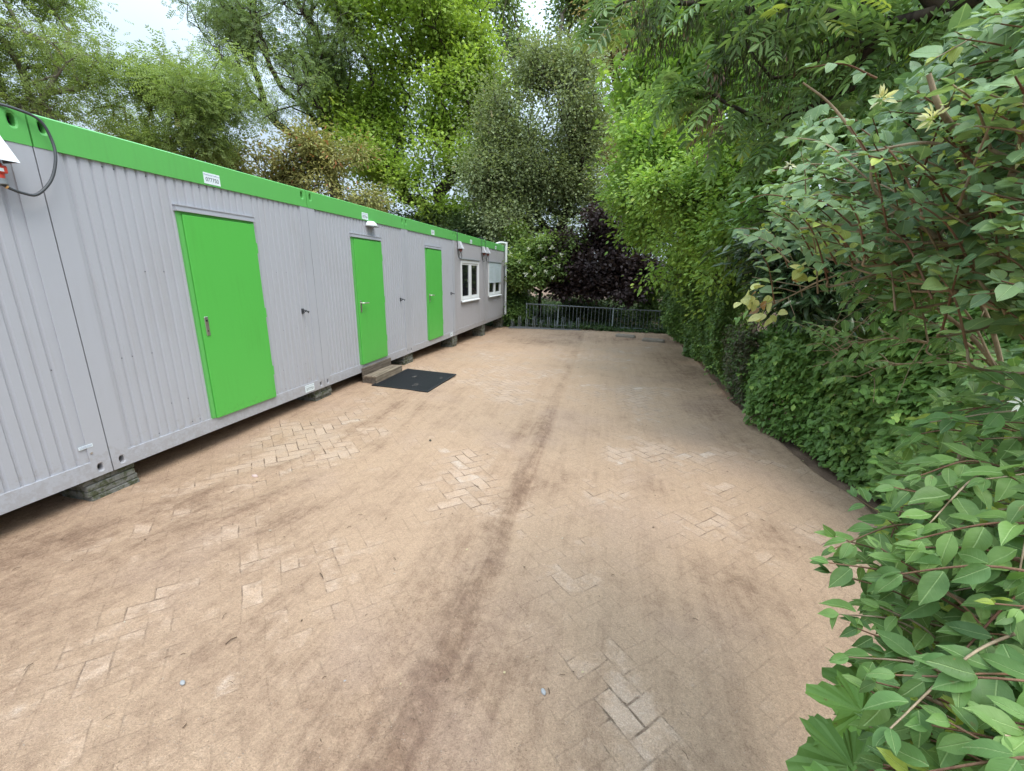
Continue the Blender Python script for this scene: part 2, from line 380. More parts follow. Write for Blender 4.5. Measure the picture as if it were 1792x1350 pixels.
def build_ground():
    # wide sheet reaching the horizon
    s = np.concatenate([-np.geomspace(400, 14, 22), np.linspace(-13, 13, 53), np.geomspace(14, 400, 22)])
    X, Y = np.meshgrid(s, s + 8, indexing='ij')
    Z = G(X, Y) - .045 + .02 * (fbm(X * .8, Y * .8, 3) - .5)
    n = len(s); I = np.arange(n * n).reshape(n, n)
    Q = np.stack([I[:-1, :-1], I[1:, :-1], I[1:, 1:], I[:-1, 1:]], -1).reshape(-1, 4)
    o = np_mesh('ground', np.stack([X, Y, Z], -1).reshape(-1, 3), Q, soil_material()); tag(o, kind='structure')
    # sandy block paving
    xs = np.concatenate([np.arange(-10.5, -4.2, .15), np.arange(-4.2, 2.75, .02)])
    ys = [-1.5]
    while ys[-1] < 15.6: ys.append(ys[-1] + (.018 if 0 < ys[-1] < 3 else .03 if ys[-1] < 6 else .05))
    ys = np.array(ys); X, Y = np.meshgrid(xs, ys, indexing='ij')
    a = sdist(M_RUT, X, Y); b = sdist(L_RUT, X, Y)
    wob = (fbm(X * 1.3, Y * 1.3, 9) - .5)
    gs = lambda d, c, w: np.exp(-((d - c) / w) ** 2)
    fadeA = np.clip(.35 + 1.3 * (fbm(X * .7 + 3, Y * .9, 12) - .3), 0, 1) * np.interp(Y, [0, 4.6, 8, 13], [1, 1, .7, .45]); fadeA = np.maximum(fadeA, np.interp(Y, [0, 2, 6, 10], [.75, .6, .45, .2]))
    fadeB = np.clip(.3 + 1.5 * (fbm(X * .9, Y * .7 + 9, 15) - .3), 0, 1) * np.interp(Y, [0, 4.5, 6.5, 10], [.9, .9, .7, .2])
    aw = a + wob * .05 + (fbm(X * 9, Y * 2.5, 61, 3) - .5) * .03; bw = b + wob * .12 + (fbm(X * 5, Y * 3, 62, 3) - .5) * .14
    rutA = 1.05 * np.where(aw > -.02, gs(aw, -.02, .03), gs(aw, -.02, .10)) + .45 * gs(aw, -.16, .16) + .6 * gs(aw, -.12, .10) + .6 * gs(aw, -.36, .10) + .45 * gs(aw, .42, .04) + .4 * gs(aw, .55, .025) + .4 * gs(aw, .66, .02) + .4 * gs(aw, .95, .08) + .4 * gs(aw, 1.12, .03) + .35 * gs(aw, 1.25, .05)
    rutB = gs(bw, 0, .15) + .7 * gs(bw, .42, .09) + .5 * gs(bw, -.45, .13) + .4 * gs(bw, .8, .07)
    damp_shade = np.clip(rutA * fadeA * .50 + rutB * fadeB * .6, 0, 1.3)
    spots = [(.45, 3.6, .28, .22), (-.35, 3.35, .3, .35), (.9, 2.4, .25, .3), (1.3, 3.1, .3, .3), (-.5, 1.5, .3, .5), (1.5, 6.0, .5, 1.2), (-2.6, 2.2, .5, .3), (0, 13, 3, 1.2), (-2, 11.5, 1, 1), (1.5, 9, .6, 2)]
    for sx, sy, rx, ry in spots: damp_shade += .42 * np.exp(-((X - sx) / rx) ** 2 - ((Y - sy) / ry) ** 2) * (.4 + 1.2 * fbm(X * 3, Y * 3, 21))
    damp_shade += .25 * np.clip((X - 1.2) / .8, 0, 1) + np.interp(Y, [0, 1.2, 2.6], [.42, .30, 0])  # hedge-side shade and foreground vignetting painted in as darker, thicker sand
    damp_shade += .3 * np.clip((-3.1 - X) / .5, 0, 1)  # sand darker towards the cabin foot
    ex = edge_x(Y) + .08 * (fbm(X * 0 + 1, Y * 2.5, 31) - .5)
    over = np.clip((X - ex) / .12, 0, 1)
    Z = G(X, Y) + .014 * (fbm(X * 1.5, Y * 1.5, 5) - .5) + .010 * (fbm(X * 6, Y * 5, 6) - .5) * (.3 + damp_shade)
    Z += fadeA * (-.016 * gs(aw, .03, .06) + .020 * gs(aw, -.10, .06) + .014 * gs(aw, -.36, .10) - .010 * gs(aw, -.26, .05) + .008 * gs(aw, .47, .04))
    Z += fadeB * (.012 * gs(bw, 0, .10) - .008 * gs(bw, .14, .06) + .010 * gs(bw, .42, .07) - .006 * gs(bw, .54, .05))
    Z += .003 * (fbm(X * 22, Y * 22, 8, 3) - .5) * (.4 + damp_shade)
    Z -= over * .06 + over * .03 * fbm(X * 8, Y * 8, 33)
    damp_shade = damp_shade + over * 1.0
    I = np.arange(X.size).reshape(X.shape)
    Q = np.stack([I[:-1, :-1], I[1:, :-1], I[1:, 1:], I[:-1, 1:]], -1).reshape(-1, 4)
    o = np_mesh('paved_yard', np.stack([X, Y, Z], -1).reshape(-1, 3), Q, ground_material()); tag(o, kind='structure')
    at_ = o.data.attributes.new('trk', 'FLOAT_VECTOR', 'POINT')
    at_.data.foreach_set('vector', np.stack([a, b, damp_shade], -1).astype(np.float32).ravel())
build_ground()

# ------------------------------------------------------------------ materials
GREY = paint('grey_cabin_paint', (.405, .415, .452), .42, .26, (.30, .27, .25))
GREY_POST = paint('grey_frame_paint', (.405, .415, .452), .38, .16, (.28, .26, .25))
GREY_OLD = paint('weathered_grey_paint', (.38, .37, .39), .5, .35, (.26, .23, .20))
GREEN = paint('green_band_paint', (.12, .44, .105), .36, .22, (.10, .25, .08), 3)
GREEN_DOOR = paint('green_door_paint', (.095, .455, .075), .40, .26, (.075, .30, .05), 3)
WHITE = paint('white_plastic', (.74, .76, .76), .4, .15, (.4, .37, .3))
SHUT = paint('shutter_paint', (.55, .63, .66), .5, .2, (.4, .4, .38))
BLACK = plain('black_void', (.012, .012, .013), .8)
RUBBER = plain('black_rubber', (.013, .014, .017), .6, 0, .4, 60)
CABLE = plain('dark_cable', (.05, .055, .06), .5)
STEEL = plain('brushed_steel', (.55, .54, .50), .35, .9)
GALV = plain('galvanised_steel', (.23, .25, .26), .6, .3, .3, 18)
RED = plain('red_plastic', (.62, .07, .045), .4)
GREYP = plain('grey_plastic', (.2, .22, .23), .5)
ORANGE = plain('orange_tag', (.75, .42, .15), .5)
PAPER = plain('sticker_paper', (.72, .80, .82), .5, 0, .05)
INK = plain('black_ink', (.03, .035, .05), .6)
INK2 = plain('blue_grey_ink', (.18, .2, .33), .6)
SCREW = plain('screw_head', (.10, .10, .12), .5, .5)
def mossy():
    m = MT('mossy_concrete'); x, y, z = m.pos(); n = m.noise(m.vec(x, y, z), 7, 5, .65); g = m.noise(m.vec(x, y, z), 70, 3, .7)
    mo = m.noise(m.vec(x, y, z), 16, 5, .7).ss(.42, .62)
    c = m.mix(n, (.13, .13, .12), (.24, .24, .22)); c = m.mix(mo * .85, c, (.052, .062, .02)); c = m.scale(c, g * .8 + .6)
    return m.done(m.principled(c, .9, 0, m.bump(g + n, .006, .8), .2))
CONC = mossy()
def wood_mat(name, c1, c2, axis=1):
    m = MT(name); x, y, z = m.pos()
    v = m.vec(x * 30, y * 2, z * 30) if axis == 1 else m.vec(x * 2, y * 30, z * 30)
    g = m.noise(v, 1, 5, .6); b = m.noise(m.vec(x, y, z), 6, 4)
    c = m.mix(g.ss(.3, .7), c1, c2); c = m.scale(c, b * .8 + .6)
    return m.done(m.principled(c, .85, 0, m.bump(g, .003, .8), .2))
WOOD = wood_mat('weathered_timber', (.13, .10, .075), (.28, .225, .165))
WOOD_D = wood_mat('grooved_decking', (.10, .08, .065), (.17, .14, .11))
def glass_mat():
    m = MT('dark_window_glass'); p = m.principled((.012, .014, .016), .05, 0, None, .8)
    return m.done(p)
GLASS = glass_mat()

# ------------------------------------------------------------------ cabins
FX, ZB, ZT, PITCH, Y0 = -3.561, .349, 2.745, 2.515, 2.186
HT = ZT - ZB
def hole_plate(mb, y0, y1, z0, z1, cy, cz, ry, rz, x, mi=0):
    "flat plate in the facade plane with a stadium hole, pressed rim and a dark cavity behind"
    n = 24; ov = []
    for k in range(n):
        t = 2 * math.pi * k / n; c, s = math.cos(t), math.sin(t)
        sy = abs(c) ** .75 * np.sign(c) * ry; sz = abs(s) ** .75 * np.sign(s) * rz
        ov.append((sy, sz))
    out = []
    for k, (sy, sz) in enumerate(ov):       # matching points on the rectangle
        t = 2 * math.pi * k / n; c, s = math.cos(t), math.sin(t)
        u = max(abs(c), abs(s)); c, s = c / u, s / u
        out.append((cy + (c * (y1 - cy) if c > 0 else c * (cy - y0)), cz + (s * (z1 - cz) if s > 0 else s * (cz - z0))))
    R = [(x, a, b) for a, b in out]
    A = [(x, cy + a * 1.45, cz + b * 1.35) for a, b in ov]
    B = [(x - .006, cy + a, cz + b) for a, b in ov]
    C = [(x - .05, cy + a, cz + b) for a, b in ov]
    V = R + A + B + C
    F = [(g * n + k, g * n + (k + 1) % n, (g + 1) * n + (k + 1) % n, (g + 1) * n + k) for g in range(3) for k in range(n)]
    b = len(mb.v); mb.add(V, F, mi, False)
    mb.add(C, [tuple(range(n))], 2)

def text_obj(s, size, name, mat, parent, loc, xs=1.0, bold=0):
    cu = bpy.data.curves.new(name, 'FONT'); cu.body = s; cu.size = size; cu.align_x = 'CENTER'; cu.align_y = 'CENTER'; cu.offset = bold
    t = bpy.data.objects.new(name, cu); COL.objects.link(t)
    dg = bpy.context.evaluated_depsgraph_get(); me = bpy.data.meshes.new_from_object(t.evaluated_get(dg))
    bpy.data.objects.remove(t); bpy.data.curves.remove(cu)
    me.name = name; me.materials.clear(); me.materials.append(mat)
    co = np.zeros(len(me.vertices) * 3); me.vertices.foreach_get('co', co); co = co.reshape(-1, 3)
    v = np.stack([np.zeros(len(co)), co[:, 0] * xs, co[:, 1]], -1); me.vertices.foreach_set('co', v.ravel()); me.update()
    o = bpy.data.objects.new(name, me); link(o, parent); o.location = loc
    return o

def sticker(parent, y, z, w, h, num, x=.0065):
    b = MB().box(x - .002, x, -w / 2, w / 2, -h / 2, h / 2).build('number_sticker', PAPER, parent); b.location = (0, y, z)
    text_obj('Hamburg Verhuur', h * .19, 'lettering', INK2, b, (x + .0012, 0, h * .32), 1.25)
    text_obj(num, h * .52, 'lettering', INK, b, (x + .0012, 0, -h * .12), .93)

def corrugated(mb, y0, y1, z0, z1, x, pitch, depth, gw=.009, sl=.009, skip=None, phase=0):
    pts = [(y0, x)]; y = y0 + pitch * .5 + phase
    while y + gw / 2 + sl < y1 - .005:
        for dy, dx in ((-gw / 2 - sl, 0), (-gw / 2, -depth), (gw / 2, -depth), (gw / 2 + sl, 0)): pts.append((y + dy, x + dx))
        y += pitch
    pts.append((y1, x))
    V = [(px, py, z0) for py, px in pts] + [(px, py, z1) for py, px in pts]; n = len(pts)
    mb.add(V, [(i, i + 1, n + i + 1, n + i) for i in range(n - 1)], 0)
    # screws in the grooves
    r = random.Random(int(y0 * 1000) + int(z1 * 10))
    for k in range(14):
        yy = y0 + pitch * .5 + phase + pitch * r.randint(0, int((y1 - y0) / pitch) - 1); zz = r.choice([z0 + .03, z1 - .03, z1 - .75, z0 + .7, z0 + .25])
        mb.box(x - depth, x - depth + .003, yy - .003, yy + .003, zz - .003, zz + .003, 1)

def make_cabin(i, label, kind, num, low_sticker=None, old=False):
    y0 = Y0 + (i - 1) * PITCH
    root = empty('portable_cabin', (FX, y0, ZB)); tag(root, label, 'portable cabin', 'portable cabins joined in a row')
    W_, g = PITCH, .005; pw = .125; bz = HT - .185; rz = .122
    gp = GREY_OLD if old else GREY_POST
    body = MB().box(-5.9, -.055, g, W_ - g, .02, HT - .03).build('body', GREY_OLD, root)
    roof = MB().box(-5.92, -.05, g, W_ - g, HT - .028, HT - .012).build('roof', GREYP, root)
    fr = MB()   # bottom rail with corner fittings, corner posts
    hole_plate(fr, g, .145, 0, rz, .070, .063, .017, .027, 0); hole_plate(fr, W_ - .145, W_ - g, 0, rz, W_ - .074, .063, .017, .027, 0)
    fr.add([(0, .145, 0), (0, W_ - .145, 0), (0, W_ - .145, rz), (0, .145, rz)], [(0, 1, 2, 3)])
    fr.add([(0, .125, rz), (0, W_ - .125, rz), (-.022, W_ - .125, rz), (-.022, .125, rz)], [(0, 1, 2, 3)])   # ledge on the rail
    fr.add([(0, g, 0), (0, W_ - g, 0), (-.055, W_ - g, 0), (-.055, g, 0)], [(3, 2, 1, 0)])
    for a, b in ((g, pw), (W_ - pw, W_ - g)):
        fr.add([(0, a, rz), (0, b, rz), (0, b, bz), (0, a, bz)], [(0, 1, 2, 3)])
        fr.add([(-.002, a, 0), (-.06, a, 0), (-.06, a, bz), (-.002, a, bz)], [(0, 1, 2, 3)])
        fr.add([(-.002, b, rz), (-.06, b, rz), (-.06, b, bz), (-.002, b, bz)], [(3, 2, 1, 0)])
        fr.add([(0, a, 0), (-.002, a - .002, 0), (-.002, a - .002, bz), (0, a, bz)], [(0, 1, 2, 3)])
    fr.build('frame', [gp, SCREW, BLACK], root)
    bd = MB(); xb = .004
    hole_plate(bd, g, .16, bz, HT, .070, HT - .058, .019, .036, xb); hole_plate(bd, W_ - .16, W_ - g, bz, HT, W_ - .074, HT - .058, .019, .036, xb)
    bd.add([(xb, .16, bz), (xb, W_ - .16, bz), (xb, W_ - .16, HT), (xb, .16, HT)], [(0, 1, 2, 3)])
    bd.add([(xb, g, HT), (xb, W_ - g, HT), (-.012, W_ - g, HT + .010), (-.012, g, HT + .010)], [(0, 1, 2, 3)])
    bd.add([(-.012, g, HT + .010), (-.012, W_ - g, HT + .010), (-.06, W_ - g, HT + .008), (-.06, g, HT + .008)], [(0, 1, 2, 3)])
    bd.add([(xb, g, bz), (xb, W_ - g, bz), (-.04, W_ - g, bz), (-.04, g, bz)], [(3, 2, 1, 0)])
    bd.add([(xb, g, bz), (xb, g, HT), (-.05, g, HT), (-.05, g, bz)], [(0, 1, 2, 3)])
    bd.add([(xb, W_ - g, bz), (xb, W_ - g, HT), (-.05, W_ - g, HT), (-.05, W_ - g, bz)], [(3, 2, 1, 0)])
    bd.build('roof_band', [GREEN, SCREW, BLACK], root)
    wall = MB(); xw = -.010; dp = .012 if not old else .006
    d0, d1, dzt = .872, 1.648, 1.953
    if kind == 'door':
        corrugated(wall, pw, d0 - .012, rz, bz, xw, .0745, dp)
        corrugated(wall, d0 - .012, d1 + .012, dzt + .05, bz, xw, .0745, dp, phase=.01)
        corrugated(wall, d1 + .012, W_ - pw, rz, bz, xw, .0745, dp)
    elif kind == 'window':
        w0, w1, wz0, wz1 = .44, 1.95, .80, 1.80
        corrugated(wall, pw, w0, rz, bz, xw, .05, dp, .006, .006)
        corrugated(wall, w0, w1, wz1, bz, xw, .05, dp, .006, .006); corrugated(wall, w0, w1, rz, wz0, xw, .05, dp, .006, .006)
        corrugated(wall, w1, W_ - pw, rz, bz, xw, .05, dp, .006, .006)
    else:
        corrugated(wall, pw, W_ - pw, rz, bz, xw, .0745, dp)
    wall.build('wall_panel', [GREY_OLD if old else GREY, SCREW], root)
    if kind == 'door':
        df = MB()
        df.box(-.03, .010, d0 - .012, d0 + .02, rz, dzt); df.box(-.03, .010, d1 - .006, d1 + .012, rz, dzt); df.box(-.03, .008, d0 + .02, d1 - .006, dzt - .02, dzt)
        df.build('door_frame', GREEN, root)
        dr = MB().cbox(-.02, .024, d0 + .024, d1 - .002, rz - .006, dzt - .024, .003).build('door', GREEN_DOOR, root)
        hd = MB(); hy = d0 + .075; hz = .985
        hd.cbox(.0245, .030, hy - .018, hy + .018, hz - .085, hz + .085, .002)
        hd.box(.0302, .0308, hy - .004, hy + .004, hz - .05, hz - .035, 1)
        if i != 1:
            hd.tube([(.03, hy, hz + .05), (.075, hy, hz + .05), (.08, hy + .02, hz + .05), (.08, hy + .13, hz + .048)], .009, 8)
        else:
            hd.tube([(.0302, hy, hz + .05), (.034, hy, hz + .05)], .009, 10, 1)
        hd.build('handle', [STEEL, BLACK], dr)
        for z in (.42, 1.05, 1.7): MB().tube([(.018, d1 + .004, z - .05), (.018, d1 + .004, z + .05)], .009, 8).build('hinge', GREEN_DOOR, dr)
        cp = MB(); cp.box(-.02, .030, d0 - .025, d1 + .025, dzt + .001, dzt + .014); cp.box(-.012, .018, d0 - .02, d1 + .02, dzt + .014, dzt + .045); cp.box(-.012, .024, d0 - .025, d1 + .022, dzt + .045, dzt + .052)
        cp.build('drip_cap', GREY_POST, root)
        hk = MB(); hk.box(-.012, .006, 2.235, 2.262, .985, 1.045); hk.tube([(.0, 2.248, 1.03), (.05, 2.25, 1.022), (.075, 2.252, 1.0), (.08, 2.252, 1.02)], .008, 8)
        hk.tube([(.0, 2.248, .99), (.045, 2.25, 1.018)], .006, 6)
        hk.build('door_stay', CABLE, root)
    if kind == 'window':
        def window():
            fw = MB(); x1 = .012; f = .062
            fw.cbox(-.05, x1, w0, w0 + f, wz0, wz1, .003); fw.cbox(-.05, x1, w1 - f, w1, wz0, wz1, .003)
            fw.cbox(-.05, x1, w0 + f, w1 - f, wz1 - .075, wz1, .003); fw.cbox(-.05, x1, w0 + f, w1 - f, wz0, wz0 + f, .003)
            c = (w0 + w1) / 2
            fw.cbox(-.05, x1 - .006, c - .055, c + .055, wz0 + f, wz1 - .075, .003)
            for a, b in ((w0 + f, c - .055), (c + .055, w1 - f)):   # sash frames
                fw.box(-.05, -.004, a, a + .045, wz0 + f, wz1 - .075); fw.box(-.05, -.004, b - .045, b, wz0 + f, wz1 - .075)
                fw.box(-.05, -.004, a + .045, b - .045, wz1 - .12, wz1 - .075); fw.box(-.05, -.004, a + .045, b - .045, wz0 + f, wz0 + f + .045)
            wn_ = fw.build('window', WHITE, root)
            for a, b in ((w0 + f + .045, c - .1), (c + .1, w1 - f - .045)):
                MB().box(-.048, -.024, a, b, wz0 + f + .045, wz1 - .12).build('pane', GLASS, wn_)
            sl_ = MB(); sl_.box(x1 + .001, x1 + .035, w0 - .01, w1 + .01, wz0 - .035, wz0 - .015); sl_.add([(x1 + .035, w0 - .01, wz0 - .015), (x1 + .035, w1 + .01, wz0 - .015), (-.01, w1 + .01, wz0 + .012), (-.01, w0 - .01, wz0 + .012)], [(0, 1, 2, 3)])
            sl_.build('sill', WHITE, wn_)
            bx = MB().cbox(-.03, .035, w0 - .03, w1 + .03, wz1 + .001, wz1 + .028, .003).build('shutter_rail', GREYP, wn_)
            if i == 5:
                sh = MB(); z = wz1 - .01
                while z > 1.23:
                    sh.cbox(.013, .023, w0 + .02, w1 - .02, z - .034, z - .002, .003); z -= .036
                sh.box(.013, .027, w0 + .02, w1 - .02, z - .02, z)
                sh.build('roller_shutter', SHUT, wn_)
            else:
                hh = MB().box(-.003, .012, (w0 + w1) / 2 - .09, (w0 + w1) / 2 - .06, 1.25, 1.33).build('window_handle', WHITE, wn_)
        window()
    if num: sticker(root, 1.255, HT - .126, .165, .092, num)
    if low_sticker: sticker(root, W_ - .30, .066, .165, .09, low_sticker)
    return root

cab0 = make_cabin(0, 'leftmost windowless grey cabin of ribbed panels with the big plug hood and type plate', 'plain', None)
cab1 = make_cabin(1, 'grey cabin with the nearest green door, which has only a lock plate', 'door', '077750', '077750')
cab2 = make_cabin(2, 'grey cabin with the green door under a white lamp, behind the timber step', 'door', '077764')
cab3 = make_cabin(3, 'grey cabin with the farthest green door, just before the windows', 'door', '077771', '077771')
cab4 = make_cabin(4, 'weathered grey cabin with the open unshuttered white window', 'window', '077702', None, True)
cab5 = make_cabin(5, 'weathered grey end cabin whose white window has its roller shutter half down', 'window', '077695', None, True)
# type plate and bolt on the first cabin
MB().box(0, .002, 2.34, 2.425, .235, .258).build('type_plate', PAPER, cab0)
tpl = MB()
for zz in (.241, .247, .253): tpl.box(.002, .0028, 2.345, 2.42, zz - .0008, zz + .0008)
tpl.build('plate_lines', INK2, cab0)
MB().tube([(0, 2.405, .19), (.006, 2.405, .19)], .007, 10).build('bolt', STEEL, cab0)
# wall lamp over the second door
def wall_lamp():
    m = MB(); n = 14; V = []
    for s, (dz, sc) in enumerate(((0.06, .55), (.03, .85), (0, 1), (-.008, .97))):
        for k in range(n + 1):
            t = math.pi * k / n - math.pi / 2
            V.append((max(.001, math.cos(t) * .11 * sc + .002), 1.385 + math.sin(t) * .12 * sc, dz))
    F = [(g * (n + 1) + k, g * (n + 1) + k + 1, (g + 1) * (n + 1) + k + 1, (g + 1) * (n + 1) + k) for g in range(3) for k in range(n)]
    m.add(V, F, 0, True); m.add(V[:n + 1], [tuple(range(n + 1))]); m.add(V[-n - 1:], [tuple(range(n + 1))[::-1]])
    o = m.build('wall_lamp', WHITE, cab2); o.location = (0, 0, HT - .245)
    d = MB().cbox(.004, .10, 1.30, 1.47, -.02, -.008, .003).build('lamp_lens', GREYP, o)
wall_lamp()
MB().cbox(-.5, -.1, 1.2, 1.7, HT, HT + .03, .012).build('roof_vent', WHITE, cab3)

def plug_hood(cab, y, z, w=.155, h=.17, d=.13):
    m = MB(); y0_, y1_ = y - w / 2, y + w / 2; i = .018
    V = [(0, y0_ + i, z + h), (0, y1_ - i, z + h), (.045, y1_ - i, z + h), (.045, y0_ + i, z + h), (0, y0_, z), (0, y1_, z), (d, y1_ + .004, z), (d, y0_ - .004, z)]
    m.add(V, [(0, 1, 2, 3), (3, 2, 6, 7), (2, 1, 5, 6), (0, 3, 7, 4)])
    V2 = [(0, y0_ + .003, z + .001), (0, y1_ - .003, z + .001), (d - .003, y1_, z + .001), (d - .003, y0_, z + .001), (0, y0_ + i, z + h - .01), (0, y1_ - i, z + h - .01), (.04, y1_ - i, z + h - .01), (.04, y0_ + i, z + h - .01)]
    m.add(V2, [(4, 7, 6, 5), (7, 3, 2, 6), (6, 2, 1, 5), (4, 0, 3, 7)], 1)
    return m.build('plug_hood', [WHITE if cab is cab0 else GREYP2, GREYP], cab)
GREYP2 = paint('pale_grey_plastic', (.50, .50, .52), .5, .2)

def cable_thing(label, yb, zb, loop, scale=1.0, with_tag=False, pm=None):
    "socket plug with its cable; positions relative to the facade plane"
    root = empty('power_cable', (FX, yb, zb)); tag(root, label, 'cable', 'power cables plugged in along the cabins')
    s = scale
    pl = MB(); pl.tube([(.05, 0, .04), (.055, 0, -.0), (.065, .002, -.045 * s)], [.036 * s, .036 * s, .026 * s], 14); pl.cbox(.02, .10, -.028 * s, .034 * s, -.012, .03, .005)
    pl.build('plug', pm or RED, root)
    cl = MB(); cl.tube([(.065, .003, -.045 * s), (.07, .004, -.075 * s)], [.031 * s, .029 * s], 14); cl.build('plug_collar', GREYP, root)
    MB().box(.099, .102, -.008, .014, -.004, .014).build('plug_label', PAPER, root)
    P = crom([(.07, .004, -.07 * s)] + loop, 8)
    MB().tube(P, .0085 * s, 10).build('cord', CABLE, root)
    if with_tag:
        MB().tube(crom([P[5], P[7]], 3), .0105, 10).build('cable_tag', ORANGE, root)
    return root
# ------------------------------------------------------------------ plugs and cables
plug_hood(cab0, 1.945 - (Y0 - PITCH), 2.425 - ZB)
cable_thing('thick dark cable looping from the big red plug over the leftmost green band', 1.945, 2.37,
    [(.075, .03, -.088), (.07, .09, -.105), (.07, .16, -.1), (.07, .25, .0), (.065, .305, .14), (.05, .315, .25), (.045, .28, .345), (.03, .19, .375), (-.01, .08, .385), (-.08, -.05, .385), (-.2, -.25, .39)], 1.0, True)
for cab, yy, lab in ((cab4, 10.02, 'small cable loop at the hood left of the open window'), (cab4, 12.02, 'left one of the paired cable loops between the two windows'), (cab5, 12.42, 'right one of the paired cable loops between the two windows')):
    k = cab.location.y
    plug_hood(cab, yy - k, 2.39 - ZB, .17, .17, .12)
    sg = -1 if yy < 12.2 else -1
    cable_thing(lab, yy, 2.355, [(.07, .03, -.13), (.07, .0, -.19), (.06, -.09, -.2), (.05, -.17, -.1), (.045, -.19, .15), (.035, -.18, .40), (.0, -.17, .445), (-.12, -.15, .40)], .85, False, plain('faded_red_plastic', (.22, .07, .055), .6))
E1 = empty('power_socket', (FX - .45, Y0 + 5 * PITCH, 2.2)); tag(E1, 'grey socket hood on the far end wall behind the white downpipe', 'socket')
m_ = MB(); m_.add([(0, 0, .17), (.2, 0, .17), (.2, .04, .17), (0, .04, .17), (-.02, 0, 0), (.22, 0, 0), (.22, .15, 0), (-.02, .15, 0)], [(0, 1, 2, 3), (3, 2, 6, 7), (0, 3, 7, 4), (2, 1, 5, 6)]); m_.build('hood', GREYP2, E1)
MB().tube([(.1, .06, .03), (.1, .07, -.04)], .035, 12).build('socket', RED, E1)
# downpipe at the far end
dpz = empty('downpipe', (FX, Y0 + 5 * PITCH - .08, ZB)); tag(dpz, 'white plastic downpipe at the far corner of the cabins', 'downpipe')
MB().tube(crom([(-.25, -.35, HT + .0), (-.15, -.3, HT + .07), (.0, -.14, HT + .09), (.055, -.02, HT + .03), (.06, 0, HT - .1)], 5), .032, 12).build('elbow', WHITE, dpz)
MB().tube([(.06, 0, HT + .12), (.06, 0, 1.72)], .048, 14).build('upper_pipe', WHITE, dpz)
MB().tube([(.06, 0.005, 1.73), (.06, 0.005, .08)], .038, 14).build('lower_pipe', WHITE, dpz)
for z in (1.3, .5):
    pb = MB(); pb.tube([(.06, .005, z), (.06, .005, z + .025)], .042, 14); pb.box(0, .03, -.012, .02, z, z + .025); pb.build('pipe_clamp', GREYP2, dpz)

# ------------------------------------------------------------------ concrete slabs under the seams
seam_names = ['the seam left of the nearest green door', 'the seam left of the second green door, behind the number sticker', 'the seam just past the timber step', 'the seam left of the open window', 'the seam between the two windows', 'the far end corner']
ordn = ['lowest', 'second', 'third', 'fourth', 'fifth', 'sixth', 'seventh']
for i in range(6):
    ys = Y0 + i * PITCH + (-.12 if i == 5 else 0); g0 = Gf(-3.7, ys) - .012; h = ZB - .008 - g0; n = max(3, round(h / .052))
    t = h / n; r = random.Random(i * 7 + 1)
    for k in range(n):
        wy, wx = .17 + r.uniform(-.008, .012), .36
        m_ = MB(); yo = r.uniform(-.01, .01); xo = r.uniform(-.012, .012)
        m_.cbox(-wx, -.065 + xo, -wy + yo, wy + yo, .0015, t - .0015, .005)
        o = m_.build('concrete_slab', CONC); o.location = (FX + .03, ys, g0 + k * t); o.rotation_euler = (0, 0, r.uniform(-.02, .02))
        pos = 'topmost' if k == n - 1 else ordn[k]
        tag(o, 'mossy concrete slab, %s in the stack under %s' % (pos + (' from the ground' if pos not in ('topmost', 'lowest') else ''), seam_names[i]), 'concrete slab', 'concrete slabs stacked under the cabins')

# ------------------------------------------------------------------ timber step and ring mat
stp = empty('timber_step', (FX - .03, 5.56, Gf(-3.4, 6.0))); stp.scale = (.82, .93, .92); tag(stp, 'low weathered timber step below the green door with the lamp above', 'step')
gz = 0
m_ = MB()
for k in range(4): m_.cbox(.045, .075 + (.004 if k % 2 else 0), .0, .93, .01 + k * .065, .07 + k * .065, .004)
m_.build('back_board', WOOD_D, stp)
m_ = MB()
for k in range(2): m_.cbox(.077 + k * .125, .198 + k * .125, .012, .93, .105, .135, .004)
m_.build('tread', WOOD, stp)
m_ = MB(); m_.cbox(.30, .322, .02, .925, .0, .052, .003); m_.cbox(.30, .322, .02, .925, .054, .104, .003); m_.build('front_board', WOOD, stp)
for yy in (.02, .90):
    m_ = MB(); m_.cbox(.078, .299, yy, yy + .024, .0, .05, .003); m_.cbox(.078, .299, yy, yy + .024, .053, .104, .003); m_.build('side_board', WOOD_D, stp)

def ring_mat():
    L, n = 1.10, 34; c = (-2.89, 6.05)
    root = empty('rubber_mat', (c[0], c[1], Gf(*c) + .024), math.radians(-2)); tag(root, 'black rubber ring mat lying on the sand in front of the timber step', 'doormat')
    root.rotation_euler = (0, math.radians(2.0), math.radians(-1)); root.scale = (.81, 1.03, 1)
    m = MB(); p = L / n; w = .0105
    for k in range(n + 1):
        a = -L / 2 + k * p; ww = .012 if k in (0, n) else w / 2
        m.box(a - ww, a + ww, -L / 2 - .012, L / 2 + .012, -.018, .0)
        m.box(-L / 2 - .0115, L / 2 + .0115, a - ww, a + ww, -.0175, -.0008)
    m.build('mat_grid', RUBBER, root)
    base = MB().box(-L / 2, L / 2, -L / 2, L / 2, -.02, -.0172); base.build('mat_web', plain('dusty_rubber', (.012, .012, .012), .8), root)
    r = random.Random(4); s = MB()
    for (x, y, R) in ((-.12, .12, .05), (.16, -.3, .06), (.40, .22, .04)):
        for k in range(int(R * 500)):
            t = r.random() * 6.28; d = R * r.random() ** .5; px, py = x + math.cos(t) * d * .8, y + math.sin(t) * d * 1.2
            q = .006 + .006 * r.random(); s.add([(px - q, py, .0005), (px, py - q, .0005), (px + q, py, .0005), (px, py + q, .0005), (px, py, .004)], [(0, 1, 4), (1, 2, 4), (2, 3, 4), (3, 0, 4)])
    s.build('spilled_sand', plain('spilled_sand', (.10, .088, .078), .9), root)
ring_mat()

